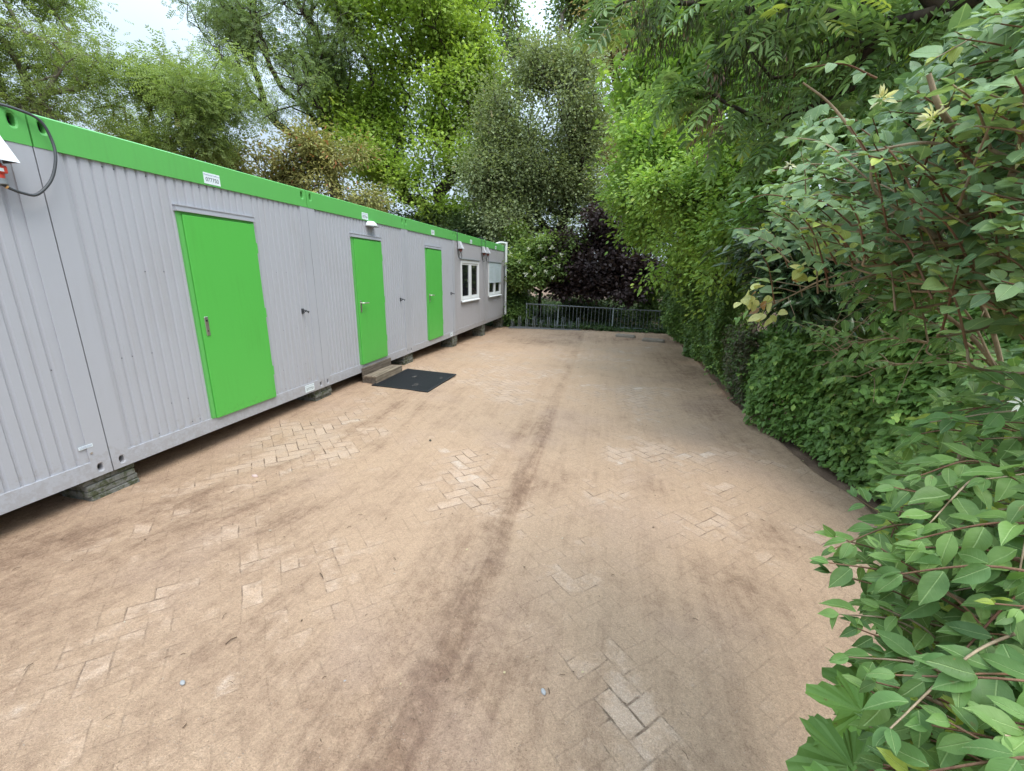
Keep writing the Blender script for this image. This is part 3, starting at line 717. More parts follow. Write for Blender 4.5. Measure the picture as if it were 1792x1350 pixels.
# ------------------------------------------------------------------ railing, bike rack, kerb blocks at the far end
def railing():
    A = np.array([-2.78, 14.95]); B = np.array([2.3, 15.35]); zA, zB = .80, .66; gA = -.05
    L = np.linalg.norm(B - A); ang = math.atan2(B[1] - A[1], B[0] - A[0])
    root = empty('metal_railing', (A[0], A[1], gA), ang); tag(root, 'long galvanised bar railing at the far end of the yard, half overgrown', 'railing')
    hz = lambda s: (zA + (zB - zA) * s / L) - gA
    MB().tube([(0, 0, hz(0)), (L, 0, hz(L))], .02, 8).build('top_rail', GALV, root)
    MB().tube([(0, 0, .13), (L, 0, .10)], .014, 8).build('bottom_rail', GALV, root)
    for s in (0.0, 1.13, 3.04, 5.0):
        MB().tube([(s, -.0, -.1), (s, -.0, hz(s) + .03)], .026, 10).build('post', plain('galvanised_post', (.36, .40, .41), .55, .3), root)
    pro = None
    s = .12
    while s < L - .05:
        if min(abs(s - q) for q in (0, 1.13, 3.04, 5.0)) > .05:
            if pro is None:
                o = MB().tube([(0, 0, 0), (0, 0, 1)], .0085, 6).build('baluster', GALV, root); pro = o
            else:
                o = pro.copy(); COL.objects.link(o); o.parent = root
            o.location = (s, 0, .12); o.scale = (1, 1, hz(s) - .12)
        s += .128
railing()
def bike_rack():
    A = np.array([-3.3, 14.38]); B = np.array([-.80, 14.60]); L = np.linalg.norm(B - A); ang = math.atan2(B[1] - A[1], B[0] - A[0])
    root = empty('bike_rack', (A[0], A[1], -.02), ang); tag(root, 'low galvanised bicycle rack with looped wheel holders before the railing', 'bike rack')
    MB().box(0, L, -.02, .02, .0, .035).build('base_rail', GALV, root)
    MB().box(0, L, .30, .335, .0, .035).build('rear_rail', GALV, root)
    pro = None; n = 10
    for k in range(n):
        hi = k % 2
        m = MB()
        for dx in (-.03, .03):
            H_ = .30 if not hi else .42
            pts = [(dx, 0, .02), (dx, 0, H_ * .6), (dx, .05, H_ * .9), (dx, .13, H_), (dx, .22, H_ * .9), (dx, .3, H_ * .55), (dx, .315, .02)]
            m.tube(crom(pts, 4), .008, 6)
        o = m.build('wheel_holder', GALV, root); o.location = (.12 + k * (L - .24) / (n - 1), 0, 0)
bike_rack()
for (p, q, lab) in (((.36, 13.42), (.92, 13.22), 'worn concrete kerb block lying nearer the middle of the far yard'), ((1.10, 12.75), (1.70, 12.58), 'worn concrete kerb block lying nearer the right hedge')):
    L = math.hypot(q[0] - p[0], q[1] - p[1]); m_ = MB(); n = 12; r = random.Random(int(p[0] * 10)); V = []
    for k in range(n + 1):
        s = L * k / n; e = .75 if k in (0, n) else 1
        for (a, b) in ((-.09, -.02), (.09, -.02), (.085, .06), (.05, .105), (-.05, .105), (-.085, .06)):
            V.append((s + r.uniform(-.006, .006), a * e + r.uniform(-.006, .006), (b + r.uniform(-.006, .004)) * e))
    m_.add(V, [(g * 6 + k, g * 6 + (k + 1) % 6, (g + 1) * 6 + (k + 1) % 6, (g + 1) * 6 + k) for g in range(n) for k in range(6)] + [tuple(range(6))[::-1], tuple(range(n * 6, n * 6 + 6))])
    o = m_.build('kerb_block', plain('kerb_concrete', (.25, .21, .165), .95, 0, .35, 20)); o.location = (p[0], p[1], Gf(*p) - .01); o.rotation_euler = (0, 0, math.atan2(q[1] - p[1], q[0] - p[0]))
    tag(o, lab, 'kerb block', 'loose kerb blocks at the far end')

# ------------------------------------------------------------------ stones and litter on the sand
def gz_(x, y): return Gf(x, y) + .004
STONE = plain('pale_stone', (.30, .30, .30), .8, 0, .3)
def gpt(u, v):
    r = ray(u, v); z = .1
    for _ in range(4):
        t = (z - CAM_H) / r[2]; x, y = r[0] * t, r[1] * t; z = Gf(x, y)
    return x, y
for (u, v, sz, lab) in ((951, 1213, .013, 'pale chipped stone lying low in the middle of the sand'), (320, 1197, .012, 'small bluish stone on the sand at the lower left'), (604, 1194, .007, 'tiny grey stone on the sand below the wheel rut'), (446, 835, .024, 'pinkish flat stone on the sand before the cabins'), (753, 772, .016, 'small dark pebble in the middle of the light sand')):
    x, y = gpt(u, v); m_ = MB(); r = random.Random(u); V = []; import bmesh
    bm = bmesh.new(); bmesh.ops.create_icosphere(bm, subdivisions=2, radius=1)
    for vv in bm.verts: vv.co *= 1 + r.uniform(-.12, .12); vv.co.x *= sz * 1.3; vv.co.y *= sz * .8; vv.co.z *= sz * .55
    bm.verts.index_update(); m_.add([tuple(vv.co) for vv in bm.verts], [tuple(vv.index for vv in f.verts) for f in bm.faces], 0, True); bm.free()
    o = m_.build('stone', STONE if u not in (446, 753) else plain('pink_stone' if u == 446 else 'dark_stone', (.52, .38, .34) if u == 446 else (.06, .05, .035), .8)); o.location = (x, y, gz_(x, y) + sz * .2); o.rotation_euler = (0, 0, u)
    tag(o, lab, 'stone')
def litter():
    m = MB(); r = random.Random(5)
    for k in range(560):
        y = r.uniform(.6, 9) if r.random() < .75 else r.uniform(.5, 3.5); x = r.uniform(-3.4, 2.0)
        if r.random() < .55: x = edge_x(y) + .12 - abs(r.gauss(0, .18))
        z = gz_(x, y); t = r.random() * 6.28; c, s = math.cos(t), math.sin(t)
        if r.random() < .55:   # twig
            L = r.uniform(.012, .04); P = [(x, y, z + .003), (x + c * L * .5 + r.uniform(-.004, .004), y + s * L * .5, z + .008), (x + c * L, y + s * L, z + .004)]
            m.tube(P, r.uniform(.0009, .0022), 4, 0, False)
        else:
            L = r.uniform(.008, .022); w = L * .35
            m.add([(x, y, z + .003), (x + c * L * .5 - s * w, y + s * L * .5 + c * w, z + .006), (x + c * L, y + s * L, z + .007), (x + c * L * .5 + s * w, y + s * L * .5 - c * w, z + .003)], [(0, 1, 2, 3)], r.choice([0, 0, 1, 2]))
    for (u, v, du, L) in ((560, 1005, -.6, .05), (570, 795, 2.4, .14), (395, 1130, 1.2, .05)):
        x, y = gpt(u, v); z = gz_(x, y); m.tube([(x, y, z + .003), (x + math.cos(du) * L * .5, y + math.sin(du) * L * .5, z + .011), (x + math.cos(du) * L, y + math.sin(du) * L, z + .004)], .0026, 5)
    o = m.build('leaf_litter', [plain('twig_brown', (.10, .06, .035), .9), plain('straw', (.45, .36, .2), .8), plain('pale_petal', (.42, .36, .27), .8)])
    tag(o, kind='stuff')
litter()
# ------------------------------------------------------------------ foliage machinery
def T_quad(w=.5):
    return np.array([(0, 0, 0), (w * .5, .45, .06), (0, 1, -.05), (-w * .5, .45, .06)], float), np.array([(0, 1, 2, 3)])
def T_oval(w=.55):
    return (np.array([(0, 0, 0), (w * .42, .28, .07), (w * .38, .66, .05), (0, 1, -.08), (-w * .38, .66, .05), (-w * .42, .28, .07)], float),
            np.array([(0, 1, 2, 3), (0, 3, 4, 5)]))
def T_fine(w=.5, st=(0, .12, .3, .5, .7, .87, 1), wd=(0.03, .62, .98, 1, .74, .34, .0), droop=.22):
    V = []; Q = []
    for t, a in zip(st, wd):
        z = -droop * t * t
        V += [(-w / 2 * a, t + .0, z + .10 * a * w), (0, t, z), (w / 2 * a, t + .0, z + .10 * a * w)]
    for i in range(len(st) - 1):
        b = i * 3; Q += [(b, b + 1, b + 4, b + 3), (b + 1, b + 2, b + 5, b + 4)]
    return np.array(V, float), np.array(Q)
def T_lobed(n=5, depth=.45, seed=0):
    "palmate leaf as quads from the stalk point"
    V = [(0, 0, 0)]; angs = np.linspace(-2.15, 2.15, n)
    out = []
    for i, a in enumerate(angs):
        L = (1, .92, .62)[min(2, abs(i - n // 2))] if n == 5 else 1
        for da, f in ((-.22, .62), (-.10, .80), (0, 1.0), (.10, .80), (.22, .62)):
            out.append((math.sin(a + da) * L * f * .62, .32 + math.cos(a + da) * L * f * .62, -.12 * f * L))
        if i < n - 1:
            am = (a + angs[i + 1]) / 2; out.append((math.sin(am) * (1 - depth) * .52, .32 + math.cos(am) * (1 - depth) * .52, .02))
    V += [(0, .32, .03)] + out; m = len(out); Q = []
    for k in range(0, m - 2, 2): Q.append((1, 2 + k, 2 + k + 1, 2 + k + 2))
    Q.append((1, 2 + m - 1, 0, 2))
    V = np.array(V); V[:, 0] *= 1.0
    return V, np.array(Q)
def T_syc():
    "broad five lobed toothed leaf, pleated along its ribs"
    n = 48; V = [(0, .36, .0)]; c5 = [-2.1, -1.08, 0, 1.08, 2.1]
    for k in range(n + 1):
        t = -2.75 + 5.5 * k / n; j = int(np.argmin([abs(t - c) for c in c5])); q = abs(t - c5[j])
        L = (.40, .54, .64, .54, .40)[j]; r_ = L * (1 - .50 * min(1, q / .54) ** 1.25) * (1 + .05 * (1 if k % 2 else -1))
        V.append((math.sin(t) * r_, .36 + math.cos(t) * r_, .10 * min(1, q / .5) + (.02 if k % 2 else -.02) - .35 * r_ * r_))
    Q = [(0, k, k + 1, k + 2) for k in range(1, n, 2)]
    return np.array(V, float), np.array(Q)
def T_pinnate(n=5, lw=.13, ll=.32):
    V = []; Q = []
    def leaf(p, d):
        d = nrm(np.array(d)); s = np.array([-d[1], d[0], 0]); b = len(V)
        for q in (p, p + d * ll * .5 + s * lw / 2 + (0, 0, .01), p + d * ll + (0, 0, -.05), p + d * ll * .5 - s * lw / 2 + (0, 0, .01)): V.append(tuple(q))
        Q.append((b, b + 1, b + 2, b + 3))
    for k in range(n):
        t = .15 + .75 * k / (n - 1); p = np.array([0, t, -.12 * t * t])
        leaf(p, (1, .55, -.15)); leaf(p, (-1, .55, -.15))
    leaf(np.array([0, .9, -.1]), (0, 1, -.1))
    return np.array(V), np.array(Q)

def leaves(P, D, N, size, tmpl, rnd=None, lf_xy=None):
    "place the template at P with direction D and normal N; returns verts, quads, lf"
    V0, Q0 = tmpl; n = len(P); k = len(V0)
    size = np.broadcast_to(np.asarray(size, float), (n,))
    y = nrm(D); z = nrm(N - y * np.sum(N * y, 1, keepdims=True)); x = np.cross(y, z)
    V = P[:, None] + size[:, None, None] * (V0[None, :, 0:1] * x[:, None] + V0[None, :, 1:2] * y[:, None] + V0[None, :, 2:3] * z[:, None])
    Q = (Q0[None] + (np.arange(n) * k)[:, None, None]).reshape(-1, 4)
    if rnd is None: rnd = rng.random(n)
    hw = np.abs(V0[:, 0]).max()
    lf = np.empty((n, k, 3)); lf[:, :, 0] = V0[None, :, 0] / hw; lf[:, :, 1] = V0[None, :, 1]; lf[:, :, 2] = np.asarray(rnd)[:, None]
    return V.reshape(-1, 3), Q, lf.reshape(-1, 3)
def merge(parts):
    V, Q, L = [], [], []; b = 0
    for v, q, l in parts: V.append(v); Q.append(q + b); L.append(l); b += len(v)
    return np.concatenate(V), np.concatenate(Q), np.concatenate(L)

def frusta(A, B, ra, rb, n=5):
    "tapered open tubes between point arrays A and B"
    d = nrm(B - A); up = np.where(np.abs(d[:, 2:3]) < .9, np.array([[0, 0, 1.]]), np.array([[1., 0, 0]]))
    u = nrm(np.cross(d, up)); w = np.cross(d, u); t = np.arange(n) * 2 * math.pi / n
    ring = np.cos(t)[None, :, None] * u[:, None] + np.sin(t)[None, :, None] * w[:, None]
    V = np.concatenate([(A - d * ra[:, None] * .3)[:, None] + ring * ra[:, None, None], (B + d * rb[:, None] * .3)[:, None] + ring * rb[:, None, None]], 1)
    k = np.arange(n); q = np.stack([k, (k + 1) % n, (k + 1) % n + n, k + n], -1)
    Q = (q[None] + (np.arange(len(A)) * 2 * n)[:, None, None]).reshape(-1, 4)
    return V.reshape(-1, 3), Q

def bark(name, c1, c2):
    m = MT(name); x, y, z = m.pos(); n = m.noise(m.vec(x * 3, y * 3, z * .6), 6, 5, .65); l = m.noise(m.vec(x, y, z), 2.5, 3)
    c = m.mix(n.ss(.35, .65), c1, c2); c = m.mix(l.ss(.5, .7) * .35, c, (.10, .11, .05))
    return m.done(m.principled(c, .9, 0, m.bump(n, .02, .7), .2))
BARK = bark('tree_bark', (.06, .048, .036), (.15, .125, .095))
BARK_D = bark('dark_bark', (.028, .022, .018), (.07, .055, .042))
BARK_P = bark('pale_bark', (.13, .115, .09), (.26, .23, .18))
TWIG = bark('shrub_twigs', (.20, .145, .09), (.38, .29, .19))
TWIG_R = bark('reddish_stems', (.13, .065, .04), (.22, .125, .075))

def blob_points(blobs, n, r, shell=.45):
    "random points in a union of ellipsoids (cx,cy,cz,rx,ry,rz)"
    sub = []
    for (cx, cy, cz, rx, ry, rz) in blobs:
        for q in range(7):
            d_ = nrm(r.normal(size=3)) * r.uniform(.35, .85); f_ = r.uniform(.30, .52); sub.append((cx + d_[0] * rx, cy + d_[1] * ry, cz + d_[2] * rz, rx * f_, ry * f_, rz * f_ * .85))
        sub.append((cx, cy, cz, rx * .5, ry * .5, rz * .5))
    B = np.array(sub, float); vol = (B[:, 3] * B[:, 4] * B[:, 5]) ** .8; idx = r.choice(len(B), n, p=vol / vol.sum())
    d = nrm(r.normal(size=(n, 3))); rad = r.random(n) ** shell
    rad = np.where(r.random(n) < .2, rad * r.uniform(1.0, 1.6, n), rad)
    P = B[idx, :3] + d * rad[:, None] * B[idx, 3:]
    return P, d
def vnoise3(P, f, seed):
    a = vnoise(P[:, 0] * f + 40, P[:, 2] * f + P[:, 1] * f * .37 + 40, seed); b = vnoise(P[:, 1] * f + 80, P[:, 2] * f - P[:, 0] * f * .31 + 80, seed + 1)
    return (a + b) * .5
def skeleton(base, P, trunk_to, r, wig=.12, step=.7, bias=.3):
    nodes = [np.array(base, float)]; par = [-1]; pl = [0.]
    tp = np.array(trunk_to, float); L = np.linalg.norm(tp - nodes[0]); k = max(3, int(L / .6)); prev = 0; w = np.zeros(3)
    for i in range(1, k + 1):
        w = w * .8 + r.normal(0, .05, 3); p = nodes[0] + (tp - nodes[0]) * i / k + w
        nodes.append(p); par.append(prev); pl.append(pl[prev] + L / k); prev = len(nodes) - 1
    order = np.argsort(np.linalg.norm(P - tp, axis=1))
    A = np.zeros((len(P) * 8 + 100, 3)); A[:len(nodes)] = nodes; PL = np.zeros(len(A)); PL[:len(pl)] = pl; cnt = len(nodes); tips = []
    Par = list(par); first = max(1, int(k * .45))
    for i in order:
        q = P[i]; dv = q - A[first:cnt]; d = np.linalg.norm(dv, axis=1)
        cost = d * (1 + .35 * np.clip(-dv[:, 2] / (d + .01), 0, 1)) + bias * PL[first:cnt]
        j = first + int(np.argmin(cost)); dist = d[j - first]; m = max(1, min(7, int(dist / step + .5))); p0 = A[j].copy(); pr = j
        if cnt + m >= len(A): break
        for s in range(1, m + 1):
            t = s / m; p = p0 + (q - p0) * t + (r.normal(0, wig, 3) * step * .5 if s < m else 0) + np.array([0, 0, .10 * dist * math.sin(math.pi * t) * .5])
            A[cnt] = p; Par.append(pr); PL[cnt] = PL[pr] + dist / m; pr = cnt; cnt += 1
        tips.append(pr)
    return A[:cnt], np.array(Par), np.array(tips)
def limb_mesh(A, par, r0, minr=.006, expo=.5, n=5):
    c = np.ones(len(A))
    for i in range(len(A) - 1, 0, -1): c[par[i]] += c[i]
    R = np.maximum(minr, r0 * (c / c[0]) ** expo)
    i = np.arange(1, len(A)); Rp = np.minimum(R[par[i]], R[i] * 1.5)
    return frusta(A[par[i]], A[i], Rp, R[i], n), R

def spray(C, out, k, rad, r, flat=.65):
    "k leaves about each cluster centre"
    n = len(C); off = r.normal(0, 1, (n, k, 3)) * rad * np.array([1, 1, flat])
    P = (C[:, None] + off).reshape(-1, 3); o = np.repeat(out, k, 0)
    D = nrm(off.reshape(-1, 3) * (.9 / rad) + o * .5 + r.normal(0, .45, (n * k, 3)) + np.array([0, 0, -.35]))
    N = nrm(np.array([0, 0, 1.]) + o * .35 + r.normal(0, .55, (n * k, 3)))
    return P, D, N

def tree(name, label, cat, base, top, blobs, n_cl, k, lsize, tm, lm, bk=None, r0=.16, seed=1, rad=.35, group=None, shell=.45, twigs=1.0, expo=.5, bias=.3, extra=0, minr=.006, keep=None, fol='crown', trk='trunk', cl_rnd=.5, step=.7):
    r = np.random.default_rng(seed)
    root = empty(name, tuple(base)); tag(root, label, cat, group)
    b0 = np.array(base, float)
    P, out = blob_points(blobs, int(n_cl * 1.7), r, shell)
    w_ = vnoise3(P, 1 / (rad * 3.2), seed); m = np.argsort(-(w_ + r.random(len(P)) * .18))[:n_cl]; P, out = P[m], out[m]
    if keep is not None:
        m = keep(P); P, out = P[m], out[m]
    A, par, tips = skeleton(b0, P, top, r, bias=bias, step=step)
    (V, Q), R = limb_mesh(A, par, r0, minr, expo)
    np_mesh(trk, V - b0, Q, bk or BARK, root)
    C = P
    if extra:       # more clusters along the thinner limbs
        idx = np.nonzero(R < r0 * .22)[0]; s = r.choice(idx, min(extra, len(idx)), replace=False)
        C = np.concatenate([P, A[s]]); out = np.concatenate([out, nrm(A[s] - b0 - np.array([0, 0, 2.]))])
    Pp, D, N = spray(C, out, k, rad, r)
    sz = lsize * (.65 + .6 * r.random(len(Pp)))
    crnd = np.repeat(r.random(len(C)), k)
    rnd = np.clip(r.random(len(Pp)) * (1 - cl_rnd) + crnd * cl_rnd, 0, .999)
    V, Q, L = leaves(Pp, D, N, sz, tm, rnd)
    np_mesh(fol, V - b0, Q, lm, root, L, smooth=False)
    return root

def bl(u, v, Y, ru, rv, rd=None):
    "crown ellipsoid from where it stands in the photo: pixel centre, depth, pixel radii"
    c = at(u, v, Y); k = Y / FPX * 1.04
    return (*c, ru * k, (rd if rd else (ru + rv) * .5 * k), rv * k)

# ------------------------------------------------------------------ leaf materials
L_ASH = leafmat('ash_leaves', (.20, .28, .095), (.33, .41, .13), (.36, .34, .12), .05, .48)
L_ROB = leafmat('locust_leaves', (.16, .235, .095), (.25, .33, .125), (.30, .34, .12), .1, .45)
L_MAP = leafmat('fresh_maple_leaves', (.24, .37, .065), (.40, .52, .10), (.48, .52, .08), .06, .42)
L_OLV = leafmat('olive_leaves', (.18, .235, .105), (.29, .33, .155), (.36, .31, .17), .07, .33)
L_PHO = leafmat('bronze_green_leaves', (.22, .25, .075), (.42, .37, .13), (.46, .20, .09), .12, .25)
L_RED = leafmat('bronze_leaves', (.34, .27, .13), (.48, .34, .18), (.28, .34, .10), .25, .3)
L_PUR = leafmat('purple_leaves', (.040, .026, .028), (.085, .056, .052), (.12, .085, .055), .06, .22)
L_WHT = leafmat('guelder_leaves', (.14, .23, .06), (.25, .34, .085), (.32, .40, .10), .1, .35)
L_BRI = leafmat('bright_green_leaves', (.19, .33, .075), (.34, .47, .10), (.46, .56, .13), .10, .40)
L_IVY = leafmat('ivy_leaves', (.085, .155, .042), (.175, .27, .065), (.28, .38, .09), .12, .2, .35)
L_HOR = leafmat('bramble_leaves', (.10, .20, .045), (.185, .315, .07), (.28, .40, .09), .12, .28, .45, .25)
L_DRK = leafmat('dark_shrub_leaves', (.075, .085, .040), (.15, .135, .075), (.11, .19, .05), .35, .15, .45)
L_FAR = leafmat('far_wood_leaves', (.07, .11, .04), (.13, .185, .062), None, .05, .3)
L_KEY = leafmat('hanging_ash_keys', (.065, .09, .03), (.12, .15, .05), (.16, .10, .06), .08, .25)
L_COM = leafmat('ash_leaflets', (.14, .24, .085), (.23, .35, .115), (.38, .47, .10), .07, .35, .4, .3)
L_HON = leafmat('blue_green_leaves', (.12, .21, .10), (.24, .35, .14), (.40, .47, .10), .07, .30, .5, .42, .2)
L_PHI = leafmat('mock_orange_leaves', (.09, .185, .050), (.185, .305, .075), (.37, .47, .07), .045, .30, .5, .5, .15)
L_SYC = leafmat('sycamore_leaves', (.11, .22, .05), (.18, .32, .07), None, .05, .3, .55, .12, .5)
L_LAU = leafmat('laurel_leaves', (.022, .048, .018), (.05, .09, .03), None, .05, .08, .22, .25)

# ------------------------------------------------------------------ trees beyond the cabins
GT = 'trees behind the cabins'
tree('ash_tree', 'tall feathery light green tree with slender leaning stems at the upper left corner', 'tree', (-15.5, 9.5, 0), (-15.6, 10.2, 5.5),
     [bl(60, 60, 10, 130, 70, 2.2), bl(-60, 130, 9.5, 110, 110, 2), bl(120, 150, 10.5, 85, 60, 1.8), bl(-20, -60, 10, 130, 80, 2.5), bl(60, 180, 10, 90, 40, 1.5)],
     640, 14, .24, T_pinnate(4), L_ASH, BARK_P, .15, 11, .27, GT, .6, expo=.47, extra=60)
tree('ash_tree', 'feathery layered tree with open sky around its top, second from the left', 'tree', (-16.5, 12.5, 0), (-15.3, 12.3, 5.5),
     [bl(300, 130, 12.5, 75, 55, 1.7), bl(350, 215, 12, 80, 55, 1.6), bl(215, 205, 12.5, 70, 60, 1.6), bl(390, 140, 12.5, 35, 50, 1.2), bl(300, 250, 12, 110, 35, 1.6)],
     560, 14, .25, T_pinnate(4), L_ASH, BARK, .13, 12, .28, GT, .6, extra=50)
tree('locust_tree', 'open crowned tree with dark arching limbs and sparse small leaves, its trunk leaning left', 'tree', (-13.0, 20.5, 0), (-13.3, 19.5, 6.2),
     [bl(430, 50, 18, 130, 80, 2.5), bl(530, 130, 18, 75, 85, 2), bl(385, 10, 18, 60, 60, 2), bl(470, 190, 18, 90, 50, 2), bl(560, 30, 18, 90, 90, 2.5), bl(430, -70, 18, 170, 60, 3)],
     950, 11, .27, T_pinnate(4), L_ROB, BARK_D, .30, 13, .30, GT, .55, expo=.5, bias=.42, minr=.014)
tree('photinia_bush', 'rounded bronze and yellow green bush rising just above the green cabin roof', 'bush', (-11.5, 13.8, 0), (-11.5, 13.8, 2.0),
     [bl(470, 300, 14, 90, 45, 1.2), bl(560, 300, 14, 90, 60, 1.4), bl(620, 345, 14, 60, 45, 1.3), bl(400, 285, 14, 45, 28, 1.0), bl(545, 265, 14, 50, 35, 1)],
     620, 26, .14, T_oval(.42), L_PHO, BARK_D, .10, 14, .20, None, .5, minr=.005, fol='foliage', trk='stem')
tree('maple_tree', 'large bright yellow green tree filling the middle of the skyline above the cabins', 'tree', (-7.9, 21.3, 0), (-8.3, 21.3, 3.6),
     [bl(700, 60, 20.5, 115, 100, 3), bl(640, 180, 20, 85, 70, 2.5), bl(780, 170, 20.5, 85, 90, 2.5), bl(660, 290, 19.5, 70, 55, 2), bl(760, 310, 19.5, 95, 55, 2.2), bl(820, 60, 21, 60, 80, 2), bl(600, 200, 19.5, 45, 55, 1.5), bl(700, -60, 21, 150, 80, 3), bl(790, 375, 19.5, 50, 25, 1.4), bl(625, 250, 19, 50, 40, 1.5), bl(850, 180, 21, 45, 90, 2), bl(840, 280, 20, 35, 50, 1.5), bl(560, 130, 21, 50, 60, 1.8)],
     2100, 36, .155, T_lobed(3, .3), L_MAP, BARK_D, .36, 15, .36, GT, .5, expo=.5, extra=0, minr=.012)
tree('field_maple', 'dense olive green small leaved tree to the right of the yellow green one', 'tree', (-1.6, 18.6, 0), (-2.2, 18.4, 3.4),
     [bl(950, 180, 18, 80, 90, 2.2), bl(900, 280, 17.5, 85, 70, 2.2), bl(1000, 280, 18, 75, 90, 2.2), bl(930, 370, 17.3, 85, 45, 2), bl(1035, 360, 18, 60, 50, 1.8), bl(985, 120, 18.5, 55, 50, 1.8), bl(860, 350, 17.3, 45, 50, 1.5), bl(1000, 400, 17.5, 60, 30, 1.5), bl(900, 390, 17.3, 50, 35, 1.6), bl(960, 300, 17.5, 60, 60, 2), bl(850, 290, 17.5, 40, 60, 1.6), bl(870, 210, 18, 40, 60, 1.6), bl(945, 110, 18, 22, 50, 1), bl(1000, 110, 18.5, 25, 60, 1), bl(895, 190, 18, 20, 50, 1), bl(1040, 200, 18.5, 30, 60, 1.2)],
     2300, 30, .120, T_quad(.62), L_OLV, BARK_D, .24, 16, .40, None, .5, minr=.008)
tree('poplar_tree', 'tall thin pale green tree behind, left of the gap of open sky', 'tree', (-5.6, 30, 0), (-5.4, 30, 8),
     [bl(890, 60, 30, 45, 70, 2.2), bl(905, 150, 30, 45, 60, 2.2), bl(870, -20, 30, 45, 60, 2.2), bl(925, 110, 30, 25, 40, 1.5), bl(870, 230, 30, 60, 80, 2), bl(860, 330, 30, 60, 60, 2)],
     900, 16, .22, T_quad(.6), leafmat('pale_green_leaves', (.19, .28, .11), (.30, .40, .16), None, .05, .42), BARK_P, .25, 17, .42, 'tall trees in the far background', .55)
tree('poplar_tree', 'tall narrow grey green tree behind, right of the gap of open sky', 'tree', (.6, 29, 0), (.4, 29, 8),
     [bl(1005, 60, 29, 30, 60, 2), bl(1010, 170, 29, 40, 70, 2.2), bl(990, 0, 29, 25, 45, 1.6), bl(1030, -30, 29, 40, 60, 2), bl(1045, 250, 29, 40, 60, 2)],
     640, 18, .21, T_quad(.6), leafmat('grey_green_leaves', (.13, .21, .08), (.21, .30, .11), None, .05, .38), BARK_P, .22, 18, .42, 'tall trees in the far background', .55)
tree('bronze_tree', 'tall bronze brown leaved tree behind the bright green one on the right', 'tree', (5.0, 25, 0), (4.2, 25, 7),
     [bl(1090, 60, 24, 55, 80, 2.2), bl(1100, 190, 24, 55, 80, 2.2), bl(1070, 260, 24, 40, 50, 2), bl(1140, 100, 24, 50, 80, 2), bl(1075, -40, 24, 60, 60, 2)],
     700, 22, .16, T_oval(.5), L_RED, BARK, .25, 19, .36, None, .5)
tree('purple_maple', 'dark purple leaved tree overhanging the far railing', 'tree', (2.2, 17.6, 0), (1.4, 17.4, 1.7),
     [bl(1040, 445, 16, 75, 42, 1.3), bl(985, 490, 15.8, 42, 26, 1.0), bl(1090, 480, 16, 55, 42, 1.3), bl(1060, 400, 16.5, 35, 30, 1.1), bl(1030, 500, 15.7, 60, 20, 1.0), bl(1110, 430, 16.3, 40, 40, 1.1), bl(1000, 440, 16, 40, 30, 1)],
     900, 26, .135, T_oval(.85), L_PUR, BARK_D, .13, 20, .20, None, .5)
wroot = tree('guelder_shrub', 'mid green shrub with white flowers between the cabins and the purple tree', 'shrub', (-2.6, 16.6, 0), (-2.5, 16.4, 1.2),
     [bl(925, 440, 15.6, 48, 36, 1.1), bl(965, 425, 15.6, 36, 30, 1), bl(910, 490, 15.4, 36, 36, .9), bl(950, 480, 15.4, 35, 25, .9), bl(905, 410, 15.8, 30, 25, .9), bl(975, 460, 15.3, 22, 25, .7)],
     620, 24, .105, T_lobed(3, .25), L_WHT, BARK_D, .06, 21, .16, None, .5, fol='foliage', trk='stem')
def blossoms(root, pts, size, name='flower', seed=3, mat=None, face=(0, -1, .4)):
    r = np.random.default_rng(seed); b0 = np.array(root.location)
    for p in pts:
        k = 16; o = r.normal(0, size * .30, (k, 3)); D = nrm(o + r.normal(0, size * .1, (k, 3)) + np.array(face) * size * .3)
        V, Q, L = leaves(np.array(p) + o * .4, D, nrm(np.tile(np.array(face, float), (k, 1)) + r.normal(0, .4, (k, 3))), size * r.uniform(.5, .9, k), T_oval(.34))
        np_mesh(name, V - b0, Q, mat, root, L, smooth=False)
PETAL = leafmat('white_petals', (.70, .70, .58), (.82, .82, .74), None, .05, .3, .6, 0, 0)
PETAL_Y = leafmat('cream_petals', (.62, .60, .34), (.78, .76, .55), None, .05, .35, .6, 0, 0)
blossoms(wroot, [at(u, v, 14.5) for u, v in ((966, 434), (925, 437), (952, 455), (930, 470), (967, 487), (978, 466), (920, 480), (983, 447), (893, 446), (955, 476), (910, 458), (945, 432), (936, 482))], .10, mat=PETAL)
# three bushes filling in between the end of the cabins and the railing
for (u, v, Y, ru, rv, lab, lm_, sd_) in ((900, 520, 15.6, 30, 38, 'dark ivy clad bush right behind the far cabin corner', L_IVY, 31), (1140, 500, 16.8, 50, 55, 'dark green bush behind the right end of the railing', L_IVY, 33), (1010, 545, 17.0, 80, 20, 'low dark green bush in the shade behind the railing', L_FAR, 34)):
    c = at(u, v, Y); tree('bush', lab, 'bush', (c[0], Y, -.05), (c[0], Y, .5), [bl(u, v, Y, ru, rv, .8), bl(u + 8, v + 25, Y, ru * 1.1, rv * .7, .8)], 420, 26, .085, T_oval(.7), lm_, BARK_D, .04, sd_, .15, 'bushes at the end of the yard', .5, fol='foliage', trk='stem')

